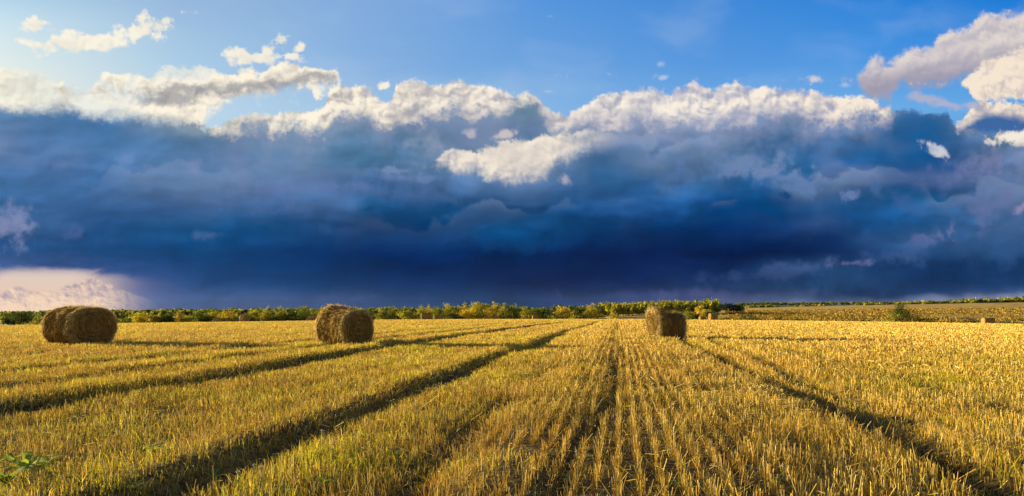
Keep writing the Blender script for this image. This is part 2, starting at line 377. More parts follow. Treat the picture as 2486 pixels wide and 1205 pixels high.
    # ---- near the horizon the far air is paler
    col = g.mix(g.ss(y, 0.722, 0.75) * g.ss(x, 1.5, 1.9) * 0.4, col, lin((118, 116, 156)))
    front = g.scale(col, 20.0 / 2 ** EXPO)       # background strength is 0.05
    fac = g.ss(dy, 0.16, 0.42)
    # elsewhere: open evening sky with a broken cloud sheet
    yz = g.m('MAXIMUM', dz, 0.06)
    qo = g.xyz(dx / yz * 0.35, dy / yz * 0.35)
    oc = g.noise(qo, 1.6, 5, 0.55)
    open_ = g.mix(g.ss(oc, 0.5, 0.68) * 0.6, g.scale(E(g, sky.outputs[0]), 1.0), (3.2, 3.0, 3.1, 1))
    final = g.mix(fac, open_, front)
    nt.links.new(final.s, bg.inputs['Color'])
    W.cycles.sampling_method = 'MANUAL'
    W.cycles.sample_map_resolution = 512
build_world()

# ------------------------------------------------------------------ object helpers
def link(o, parent=None):
    COL.objects.link(o)
    if parent is not None: o.parent = parent
    return o
def tag(o, label=None, cat=None, group=None, kind=None):
    if label: o['label'] = label
    if cat: o['category'] = cat
    if group: o['group'] = group
    if kind: o['kind'] = kind
    return o
def empty(name, loc, rz=0.0):
    o = bpy.data.objects.new(name, None); o.empty_display_size = 0.3
    o.location = loc; o.rotation_euler = (0, 0, rz)
    return link(o)
def mesh(name, V, faces, mat, parent=None, colors=None, smooth=False, loc=None):
    """V (n,3); faces: list of (m,k) index arrays"""
    me = bpy.data.meshes.new(name)
    V = np.asarray(V, dtype=np.float32)
    if not isinstance(faces, (list, tuple)): faces = [faces]
    faces = [np.asarray(f, dtype=np.int32) for f in faces if len(f)]
    nl = sum(f.size for f in faces); nf = sum(len(f) for f in faces)
    me.vertices.add(len(V)); me.vertices.foreach_set('co', V.ravel())
    me.loops.add(nl); me.loops.foreach_set('vertex_index', np.concatenate([f.ravel() for f in faces]))
    me.polygons.add(nf)
    tot = np.concatenate([np.full(len(f), f.shape[1], np.int32) for f in faces])
    st = np.concatenate([[0], np.cumsum(tot)[:-1]]).astype(np.int32)
    me.polygons.foreach_set('loop_start', st)
    try: me.polygons.foreach_set('loop_total', tot)
    except Exception: pass
    if smooth: me.polygons.foreach_set('use_smooth', np.ones(nf, bool))
    me.update(calc_edges=True)
    if colors is not None:
        c = np.ones((len(V), 4), np.float32); c[:, :3] = colors
        at = me.color_attributes.new('tint', 'FLOAT_COLOR', 'POINT')
        at.data.foreach_set('color', c.ravel())
    if mat: me.materials.append(mat)
    o = bpy.data.objects.new(name, me)
    if loc is not None: o.location = loc
    return link(o, parent)

# smooth value noise in numpy, for terrain and placement
_T = R.random((256, 256)).astype(np.float64)
def vn(x, y):
    xi = np.floor(x).astype(int); yi = np.floor(y).astype(int)
    fx = x - xi; fy = y - yi
    fx = fx * fx * (3 - 2 * fx); fy = fy * fy * (3 - 2 * fy)
    a = _T[xi & 255, yi & 255]; b = _T[(xi + 1) & 255, yi & 255]
    c = _T[xi & 255, (yi + 1) & 255]; d = _T[(xi + 1) & 255, (yi + 1) & 255]
    return (a * (1 - fx) + b * fx) * (1 - fy) + (c * (1 - fx) + d * fx) * fy
def fbm(x, y, o=4):
    s = 0; a = 0.5; t = 0
    for i in range(o):
        s = s + a * vn(x + 17.3 * i, y - 9.1 * i); t += a; a *= 0.5; x = x * 2.03; y = y * 2.03
    return s / t - 0.5

# ------------------------------------------------------------------ terrain
PXC = np.array([-2500, 0, 300, 600, 900, 1200, 1500, 1800, 2100, 2486, 5000], float)
CREST = np.array([60, 48, 42, 38, 33.5, 31.5, 32, 34, 38, 44, 60], float)     # photo rows below the horizon where the field ends
DY = np.array([260, 330, 450, 650, 900, 1100, 1500, 2900, 3500], float)
DP = np.array([-2500, 0, 400, 800, 1100, 1400, 1500, 1600, 1820, 2150, 2486, 5000], float)
DT = np.array([
    [62, 52, 46, 40, 37, 36, 36, 37, 40, 44, 49, 62],
    [60, 55, 48, 42, 39, 37.5, 36, 36, 38, 42, 48, 60],
    [50, 50, 44, 38, 35, 33, 26, 21, 24, 28, 34, 40],
    [35, 36, 31, 28, 26, 24, 22, 16, 11, 9, 8, 14],
    [28, 30, 24, 20, 20, 18, 16, 12, 2.5, -5, -12, -12],
    [24, 26, 21, 18, 18, 16, 15, 12, 4, -3.5, -10, -10],
    [18, 20, 17, 16, 15, 14, 13, 11, 4, -2, -6, -6],
    [13, 14, 13, 12, 12, 11, 10, 2, -3.5, -5, -5, -5],
    [12, 12, 12, 12, 11, 10, 8, 3, 1, 0, 0, 0]], float)
# grooves: offset across the rows, depth, half width, start, end (forward distance)
GR = [(-7.85, .22, .27, -5, 130), (-3.25, .21, .26, -5, 130), (-0.22, .085, .085, -5, 70), (2.75, .21, .21, 3, 70), (3.60, .16, .15, -5, 90),
      (5.3, .12, .12, 6, 90), (-5.5, .035, .10, 0, 200), (-1.5, .05, .13, -5, 20), (-9.3, .08, .14, -5, 150), (-10.4, .10, .16, -5, 190), (-12.9, .10, .18, -5, 190),
      (-14.6, .08, .16, -5, 190), (-17.5, .07, .18, -5, 190), (-21, .07, .18, -5, 190), (-26, .06, .18, -5, 190), (7.6, .09, .12, 8, 100), (9.6, .05, .10, 8, 100), (12, .08, .14, 10, 120), (17, .07, .16, 10, 120), (24, .07, .2, 10, 120), (1.25, .03, .07, 3, 40)]
SH = 0.16
def rowco(X, Y):
    return X - SH * Y - 0.28 * (fbm(Y * 0.07 + 3, X * 0 + 1.5, 2)) * np.clip(Y / 10, 0.3, 1) \
        - np.clip(Y - 30, 0, 60) * 0.045 * np.clip(-(X - SH * Y) / 7, 0, 1.2)
def groove(X, Y, far=False):
    r = rowco(X, Y)
    d = np.zeros_like(X); m = np.zeros_like(X)
    for i, (c, dep, w, y0, y1) in enumerate(GR):
        cc = c + 0.16 * np.sin(Y * 0.21 + i * 2.1) + 0.10 * np.sin(Y * 0.55 + i)
        ww = w * (1 + 0.7 * fbm(Y * 0.5 + 31 * i, X * 0 + i, 2)) * (1 + np.clip(Y - 12, 0, 60) * 0.012)
        g = np.exp(-((r - cc) / ww) ** 2) * np.clip((Y - y0) / 3, 0, 1) * np.clip((y1 - Y) / 15, 0, 1)
        g = g * np.clip(0.85 + (1.2 if i < 2 else 1.0 if i in (3, 4) else 2.6) * fbm(Y * 0.45 + 5 * i, X * 0 + 7 * i, 3), 0.12, 1.25)
        d -= dep * g; m = np.maximum(m, g * min(1, dep / 0.10))
    return d, m
def zmid(X, Y):
    """large shape of the land, relative to the ground under the camera"""
    Yc = np.maximum(Y, 1e-3)
    px = CX + F * X / np.maximum(Y, 12)
    k = (np.interp(px, PXC, CREST) / F / 2) ** 2 / EYE
    near = -k * np.clip(Y, 0, None) ** 2
    out = near
    far = Y > 200
    if np.any(far):
        # blend table of sight lines
        T = np.stack([np.interp(px, DP, row) for row in DT], -1)
        Yv = np.clip(Y, DY[0], DY[-1])
        idx = np.clip(np.searchsorted(DY, Yv) - 1, 0, len(DY) - 2)
        t = (Yv - DY[idx]) / (DY[idx + 1] - DY[idx])
        # interpolate heights, not angles
        z0 = -np.take_along_axis(T, idx[..., None], -1)[..., 0] / F * DY[idx]
        z1 = -np.take_along_axis(T, (idx + 1)[..., None], -1)[..., 0] / F * DY[idx + 1]
        zt = z0 * (1 - t) + z1 * t + EYE
        b = np.clip((Y - 200) / 60, 0, 1); b = b * b * (3 - 2 * b)
        out = near * (1 - b) + zt * b
    return out
def zg(X, Y):
    X = np.asarray(X, float); Y = np.asarray(Y, float)
    z = zmid(X, Y)
    g, _ = groove(X, Y)
    near = np.clip(1 - Y / 200, 0, 1)
    z = z + g * near
    r = rowco(X, Y)
    # raised swath left of the two deep tracks, and gentle lumps
    z = z + 0.11 * np.exp(-((r + 8.55) / 0.42) ** 2) * np.clip((90 - Y) / 30, 0, 1) + 0.07 * np.exp(-((r + 3.85) / 0.38) ** 2) * np.clip((60 - Y) / 30, 0, 1)
    z = z + 0.07 * np.exp(-((r + 11.0) / 0.35) ** 2) + 0.06 * np.exp(-((r + 13.5) / 0.4) ** 2) + 0.05 * np.exp(-((r + 1.0) / 0.4) ** 2)
    z = z + (0.09 * fbm(X * 0.45, Y * 0.45, 4) + 0.085 * fbm(X * 1.9, Y * 1.5, 3)) * np.clip(1 - Y / 150, 0.1, 1)
    return z
def zat(x, y): return float(zg(np.array([x]), np.array([y]))[0])
def at(px, Y): return (px - CX) / F * Y

def nodemat(name, build):
    m = bpy.data.materials.new(name); m.use_nodes = True
    nt = m.node_tree; nt.nodes.clear()
    g = G(nt); out = nt.nodes.new('ShaderNodeOutputMaterial')
    build(g, nt, out)
    return m
def objco(nt, g):
    n = nt.nodes.new('ShaderNodeTexCoord'); return E(g, n.outputs['Object'])
def attr(nt, g, name='tint'):
    n = nt.nodes.new('ShaderNodeAttribute'); n.attribute_name = name; return E(g, n.outputs['Color'])

def leafy(name, tint, trans=0.45, rough=0.6, noise_scale=0.0, gloss=0.0):
    """leaf or straw: per-blade tint, light passing through"""
    def b(g, nt, out):
        c = attr(nt, g)
        if noise_scale:
            nz = g.noise(objco(nt, g), noise_scale, 3, dims='3D')
            c = g.scale(c, g.mr(nz, 0.3, 0.7, 0.7, 1.3))
        c = g.mix(1.0, c, tint + (1,), 'MULTIPLY')
        d = nt.nodes.new('ShaderNodeBsdfDiffuse'); nt.links.new(c.s, d.inputs[0])
        t = nt.nodes.new('ShaderNodeBsdfTranslucent'); nt.links.new(c.s, t.inputs[0])
        mx = nt.nodes.new('ShaderNodeMixShader'); mx.inputs[0].default_value = trans
        nt.links.new(d.outputs[0], mx.inputs[1]); nt.links.new(t.outputs[0], mx.inputs[2])
        if gloss:
            gl = nt.nodes.new('ShaderNodeBsdfGlossy'); gl.inputs['Roughness'].default_value = rough
            m2 = nt.nodes.new('ShaderNodeMixShader'); m2.inputs[0].default_value = gloss
            nt.links.new(mx.outputs[0], m2.inputs[1]); nt.links.new(gl.outputs[0], m2.inputs[2]); mx = m2
        nt.links.new(mx.outputs[0], out.inputs[0])
    return nodemat(name, b)

def m_ground(g, nt, out):
    p = objco(nt, g)
    px_, py_, pz_ = g.sep(p)
    big = g.noise(p, 0.02, 3, dims='3D'); mid = g.noise(p, 0.6, 4, dims='3D'); fine = g.noise(p, 14.0, 4, 0.65, dims='3D')
    soil = g.mix(mid, (0.022, 0.014, 0.006, 1), (0.075, 0.045, 0.016, 1))
    litter = g.mix(fine, (0.03, 0.018, 0.006, 1), (0.34, 0.22, 0.06, 1))
    c = g.mix(g.ss(fine + mid * 0.4, 0.55, 0.85), soil, litter)
    # beyond the cut field: grassy meadow and dry weeds
    weeds = g.mix(g.ss(g.noise(p, 0.08, 5, dims='3D'), 0.4, 0.65), (0.52, 0.32, 0.07, 1), (0.30, 0.19, 0.045, 1))
    mead = g.mix(big, (0.20, 0.15, 0.03, 1), (0.50, 0.32, 0.08, 1))
    c = g.mix(g.ss(py_, 90.0, 150.0), c, (0.50, 0.34, 0.09, 1))
    c = g.mix(g.ss(py_, 235.0, 300.0), c, g.mix(g.ss(px_ - py_ * 0.13, 0.0, 20.0), mead, weeds))
    c = g.mix(g.ss(py_, 1100.0, 1600.0), c, (0.08, 0.09, 0.03, 1))
    bs = nt.nodes.new('ShaderNodeBsdfPrincipled'); bs.inputs['Roughness'].default_value = 0.95
    bs.inputs['Specular IOR Level'].default_value = 0.1
    nt.links.new(c.s, bs.inputs['Base Color'])
    bp = nt.nodes.new('ShaderNodeBump'); bp.inputs['Strength'].default_value = 0.6; bp.inputs['Distance'].default_value = 0.05
    nt.links.new(fine.s, bp.inputs['Height']); nt.links.new(bp.outputs[0], bs.inputs['Normal'])
    nt.links.new(bs.outputs[0], out.inputs[0])
M_ground = nodemat('soil_and_litter', m_ground)

def build_ground():
    # columns follow the rows so the tracks stay sharp; the sheet reaches the horizon
    rr = np.concatenate([-np.geomspace(4000, 30, 90), np.arange(-28, -12, 0.16), np.arange(-12, 7, 0.055), np.arange(7, 22, 0.16), np.geomspace(22.3, 3500, 90)])
    YY = np.concatenate([np.array([-1200, -600, -120, -40, -15, -6, -2]), np.arange(-1, 3.5, 0.4), 3.5 + np.cumsum(0.09 * 1.018 ** np.arange(180))])
    last = YY[-1]
    YY = np.concatenate([YY, np.geomspace(last * 1.03, 3500, 110)])
    Rr, Yg = np.meshgrid(rr, YY)
    Xg = Rr + SH * np.clip(Yg, -50, 400)
    Z = zg(Xg, Yg)
    V = np.stack([Xg, Yg, Z], -1).reshape(-1, 3)
    n, m = Xg.shape
    i = np.arange(n - 1)[:, None] * m + np.arange(m - 1)[None, :]
    Fq = np.stack([i, i + 1, i + m + 1, i + m], -1).reshape(-1, 4)
    o = mesh('ground', V, Fq, M_ground, smooth=True)
    tag(o, kind='structure')
build_ground()

# ------------------------------------------------------------------ stubble, grass, far blades
M_straw = leafy('straw_stalk', (1, 1, 1), 0.18)
M_grass = leafy('grass_blade', (1, 1, 1), 0.40)
STRAW = np.array([[0.70, 0.46, 0.095], [0.76, 0.54, 0.15], [0.56, 0.32, 0.055], [0.68, 0.46, 0.08], [0.80, 0.63, 0.25]])
GRASS = np.array([[0.48, 0.39, 0.025], [0.36, 0.32, 0.025], [0.60, 0.46, 0.04], [0.20, 0.22, 0.025]])

def scatter(y0, y1, coef, umax=1.0):
    """points over the view wedge, density coef/width so that cover stays even; returns X, Y"""
    # dN/dY = 2*umax*Y * dens(Y)
    ys = np.linspace(y0, y1, 400)
    pad = 1.5
    dens = coef(ys) * (2 * umax * ys + 2 * pad)
    cum = np.concatenate([[0], np.cumsum((dens[1:] + dens[:-1]) / 2 * np.diff(ys))])
    n = int(cum[-1])
    Y = np.interp(R.random(n) * cum[-1], cum, ys)
    X = (R.random(n) * 2 - 1) * (umax * Y + pad)
    return X, Y

def green(X, Y):
    r = rowco(X, Y)
    g = 0.38 + 1.5 * fbm(X * 0.16 + 9, Y * 0.10, 3) + 0.8 * fbm(X * 0.9, Y * 0.9, 2)
    g = g + 0.16 * np.clip((-r - 3.0) / 2, 0, 1) - 0.30 * np.exp(-((r - 0.6) / 1.3) ** 2) - 0.12 * np.clip((r - 3) / 4, 0, 1)
    g = g + 0.22 * np.exp(-((r + 2.6) / 0.6) ** 2) - 0.22 * np.clip((r + 2.2) / 0.6, 0, 1) * np.clip((2.8 - r) / 0.6, 0, 1)
    return np.clip(g, 0.03, 0.97)

def quads(X, Y, Z, H, Wd, lean, leandir, face, colr, top=0.6, mat=None, name='stubble'):
    n = len(X)
    c, s = np.cos(face), np.sin(face)
    dx = lean * np.cos(leandir) * H; dy = lean * np.sin(leandir) * H
    V = np.empty((n, 4, 3), np.float32)
    hw = Wd / 2
    V[:, 0] = np.stack([X - c * hw, Y - s * hw, Z - 0.015], -1)
    V[:, 1] = np.stack([X + c * hw, Y + s * hw, Z - 0.015], -1)
    V[:, 2] = np.stack([X + dx + c * hw * top, Y + dy + s * hw * top, Z + H], -1)
    V[:, 3] = np.stack([X + dx - c * hw * top, Y + dy - s * hw * top, Z + H], -1)
    Fq = np.arange(n * 4).reshape(n, 4)
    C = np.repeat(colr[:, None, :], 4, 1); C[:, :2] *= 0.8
    return V.reshape(-1, 3), Fq, C.reshape(-1, 3)

def blades(X, Y, Z, H, Wd, lean, leandir, face, colr):
    n = len(X)
    c, s = np.cos(face), np.sin(face)
    lx = np.cos(leandir) * H * lean; ly = np.sin(leandir) * H * lean
    V = np.empty((n, 5, 3), np.float32)
    hw = Wd / 2
    V[:, 0] = np.stack([X - c * hw, Y - s * hw, Z - 0.015], -1)
    V[:, 1] = np.stack([X + c * hw, Y + s * hw, Z - 0.015], -1)
    mx, my, mz = X + lx * 0.35, Y + ly * 0.35, Z + H * 0.62
    V[:, 2] = np.stack([mx + c * hw * .8, my + s * hw * .8, mz], -1)
    V[:, 3] = np.stack([mx - c * hw * .8, my - s * hw * .8, mz], -1)
    V[:, 4] = np.stack([X + lx, Y + ly, Z + H * (1.0 - 0.25 * np.clip(lean, 0, 2))], -1)
    b = np.arange(n)[:, None] * 5
    Fq = b + np.array([0, 1, 2, 3]); Ft = b + np.array([3, 2, 4])
    C = np.repeat(colr[:, None, :], 5, 1)
    return V.reshape(-1, 3), Fq, Ft, C.reshape(-1, 3)

def keep_bales(X, Y):
    k = np.ones(len(X), bool)
    for bx, by, br in BALE_FOOT: k &= (X - bx) ** 2 + (Y - by) ** 2 > br * br
    return k
BALE_FOOT = [(-16.75, 26.6, 0.8), (-6.3, 25.2, 0.7), (7.15, 30.6, 0.7)]

def build_stubble():
    wid = lambda Y: np.maximum(0.0046, 0.00062 * Y)
    X, Y = scatter(1.5, 150, lambda y: np.where(y < 40, 4.0, 3.0) / np.maximum(0.0048, 0.00062 * y) * np.clip(1.15 - y / 400, 0.6, 1) * np.clip(0.72 + y / 50, 0, 1))
    n = len(X)
    # snap to drill rows
    pitch = 0.17
    r = rowco(X, Y)
    k = np.round(r / pitch)
    snap = (R.random(n) < 0.94) & (Y < 75)
    tgt = k * pitch + R.normal(0, 0.013, n) * (1 + Y * 0.006)
    X = np.where(snap, X + (tgt - r), X)
    _, gm = groove(X, Y)
    keep = (gm < 0.45 + 0.6 * R.random(n)) & (R.random(n) > green(X, Y) * 0.55)
    # gaps in rows
    gap = fbm(X * 3.1, Y * 1.1, 2)
    keep &= (gap > -0.30 + 0.2 * R.random(n)) & keep_bales(X, Y)
    X, Y, gm = X[keep], Y[keep], gm[keep]; n = len(X)
    Z = zg(X, Y)
    H = (0.100 + 0.028 * R.standard_normal(n)) * (1 - 0.45 * gm) * (1 + 0.6 * fbm(X * 0.5, Y * 0.5, 2)) * (1 + 1.0 * fbm(X * 3.7 + 11, Y * 2.9, 2))
    rr0 = rowco(X, Y); inrow = np.clip((rr0 + 2.6) / 0.6, 0, 1) * np.clip((5.0 - rr0) / 0.6, 0, 1)
    H = np.clip(H * (1 + 0.22 * inrow), 0.03, 0.30)
    W_ = wid(Y) * R.uniform(0.7, 1.4, n)
    lean = np.abs(R.normal(0, 0.22, n)) + gm * 0.5 + (R.random(n) < 0.12) * R.uniform(0.3, 1.6, n)
    ld = R.uniform(0, 6.283, n)
    pick = STRAW[R.integers(0, len(STRAW), n)]
    tone = (1 + 0.30 * R.standard_normal(n)[:, None] * 0.6)
    warm = np.clip(0.5 + 1.6 * fbm(X * 0.7 + 40, Y * 0.7, 3), 0, 1)[:, None]
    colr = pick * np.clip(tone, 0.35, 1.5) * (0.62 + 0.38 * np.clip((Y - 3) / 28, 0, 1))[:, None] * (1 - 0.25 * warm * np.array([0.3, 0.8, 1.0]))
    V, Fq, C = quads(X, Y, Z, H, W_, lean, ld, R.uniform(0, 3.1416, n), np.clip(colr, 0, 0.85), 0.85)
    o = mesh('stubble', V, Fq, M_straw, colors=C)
    tag(o, 'cut golden straw stubble standing in rows across the whole field', 'stubble', kind='stuff')
    return n

def build_grass():
    X, Y = scatter(1.5, 150, lambda y: np.where(y < 40, 6.6, 4.6) / np.maximum(0.0050, 0.00062 * y) * np.clip(1.1 - y / 300, 0.6, 1) * np.clip(0.66 + y / 50, 0, 1))
    n = len(X)
    g = green(X, Y)
    _, gm = groove(X, Y)
    keep = (R.random(n) < g * (1 - 0.62 * np.clip(gm, 0, 1))) & keep_bales(X, Y)
    X, Y, g, gm = X[keep], Y[keep], g[keep], gm[keep]; n = len(X)
    # gather into tufts
    t = R.random(n) < 0.5
    q = 0.11
    cxx = (np.floor(X / q) + 0.5) * q + 0.05 * np.sin(Y * 31); cyy = (np.floor(Y / q) + 0.5) * q + 0.05 * np.sin(X * 27)
    f_ = np.where(Y < 25, 0.55, 0.0) * t
    X = X + (cxx - X) * f_; Y = Y + (cyy - Y) * f_
    Z = zg(X, Y)
    H = np.clip((0.085 + 0.030 * R.standard_normal(n)) * (0.7 + 0.6 * g) * (1 - 0.35 * gm) * (1 + 0.5 * fbm(X * 1.5, Y * 1.5, 2)) * (1 + 1.2 * fbm(X * 4.3 + 31, Y * 3.5, 2)), 0.025, 0.27)
    W_ = np.maximum(0.0044, 0.00062 * Y) * R.uniform(0.6, 1.5, n)
    lean = np.abs(R.normal(0.45, 0.45, n))
    H = H * (1 + 0.35 * np.clip(lean - 0.6, 0, 1))
    gi = R.random(n)
    pg = GRASS[R.integers(0, len(GRASS), n)]
    dry = np.array([[0.58, 0.38, 0.08]])
    gg = np.clip(0.5 + 2.0 * fbm(X * 0.35 + 70, Y * 0.35 + 5, 3), 0, 1)
    isdry = (gi > 0.30 + 0.55 * gg * g * 1.3)[:, None]
    colr = np.where(isdry, dry * R.uniform(0.6, 1.35, (n, 1)), pg * R.uniform(0.7, 1.3, (n, 1)))
    # with distance the sward reads more golden
    f2 = np.clip((Y - 12) / 50, 0, 0.75)[:, None]
    colr = colr * (1 - f2) + np.array([[0.66, 0.50, 0.06]]) * R.uniform(0.7, 1.25, (n, 1)) * f2
    V, Fq, Ft, C = blades(X, Y, Z, H, W_, lean, R.uniform(0, 6.283, n), R.uniform(0, 3.1416, n), colr)
    o = mesh('grass', V, [Fq, Ft], M_grass, colors=C)
    tag(o, 'yellow green grass regrowing thickly between the stubble rows', 'grass', kind='stuff')
    return n

def build_litter():
    """loose straw lying over the stubble"""
    X, Y = scatter(1.5, 45, lambda y: 46 / np.maximum(1, y / 9))
    k = keep_bales(X, Y) & (R.random(len(X)) < 0.35 + 0.6 * (fbm(X * 0.8, Y * 0.8, 3) > 0.05))
    X, Y = X[k], Y[k]; n = len(X)
    a = R.uniform(0, 6.283, n); Ln = R.uniform(0.06, 0.28, n) * np.clip(Y / 12, 0.45, 1); tilt = R.normal(0, 0.35, n)
    Z = zg(X, Y) + R.uniform(0.02, 0.13, n)
    W_ = np.maximum(0.005, 0.0007 * Y)
    dx, dy, dz = np.cos(a) * Ln / 2, np.sin(a) * Ln / 2, tilt * Ln / 2
    V = np.empty((n, 4, 3), np.float32)
    nx, ny = -np.sin(a) * W_ / 2, np.cos(a) * W_ / 2
    up = R.uniform(-1, 1, n) * W_ / 2
    V[:, 0] = np.stack([X - dx - nx, Y - dy - ny, Z - dz - up], -1); V[:, 1] = np.stack([X + dx - nx, Y + dy - ny, Z + dz - up], -1)
    V[:, 2] = np.stack([X + dx + nx, Y + dy + ny, Z + dz + up], -1); V[:, 3] = np.stack([X - dx + nx, Y - dy + ny, Z - dz + up], -1)
    colr = STRAW[R.integers(0, len(STRAW), n)] * R.uniform(0.7, 1.25, (n, 1))
    o = mesh('loose_straw', V.reshape(-1, 3), np.arange(n * 4).reshape(n, 4), M_straw, colors=np.repeat(np.clip(colr, 0, .85), 4, 0))
    tag(o, 'loose pale straw lying over the stubble between the rows', 'straw', kind='stuff')
    return n
print('stalks', build_stubble(), 'grass', build_grass(), 'litter', build_litter())

# ------------------------------------------------------------------ hay bales
def m_hay(g, nt, out, dark=1.0):
    p = objco(nt, g); x, y, z = g.sep(p)
    ang = g.m('ARCTAN2', z - 0.68, y)
    r = g.m('SQRT', y * y + (z - 0.68) * (z - 0.68))
    q = g.xyz(x * 30.0 + r * 30.0, ang * 2.6, r * 4.0)
    a = g.noise(q, 1.0, 5, 0.65, dims='3D')
    b = g.noise(p, 3.0, 4, dims='3D')
    c = g.ramp(a, [(0.0, (0.025, 0.014, 0.005, 1)), (0.40, (0.13, 0.078, 0.022, 1)), (0.60, (0.40, 0.235, 0.065, 1)), (1.0, (0.70, 0.50, 0.20, 1))])
    c = g.scale(c, g.mr(b, 0.3, 0.7, 0.75, 1.25))
    bs = nt.nodes.new('ShaderNodeBsdfPrincipled'); bs.inputs['Roughness'].default_value = 0.85
    bs.inputs['Specular IOR Level'].default_value = 0.15
    nt.links.new(c.s, bs.inputs['Base Color'])
    bp = nt.nodes.new('ShaderNodeBump'); bp.inputs['Strength'].default_value = 0.9; bp.inputs['Distance'].default_value = 0.03
    nt.links.new(a.s, bp.inputs['Height']); nt.links.new(bp.outputs[0], bs.inputs['Normal'])
    nt.links.new(bs.outputs[0], out.inputs[0])
M_hay = nodemat('rolled_hay', m_hay)
M_strand = leafy('hay_strand', (1, 1, 1), 0.35)

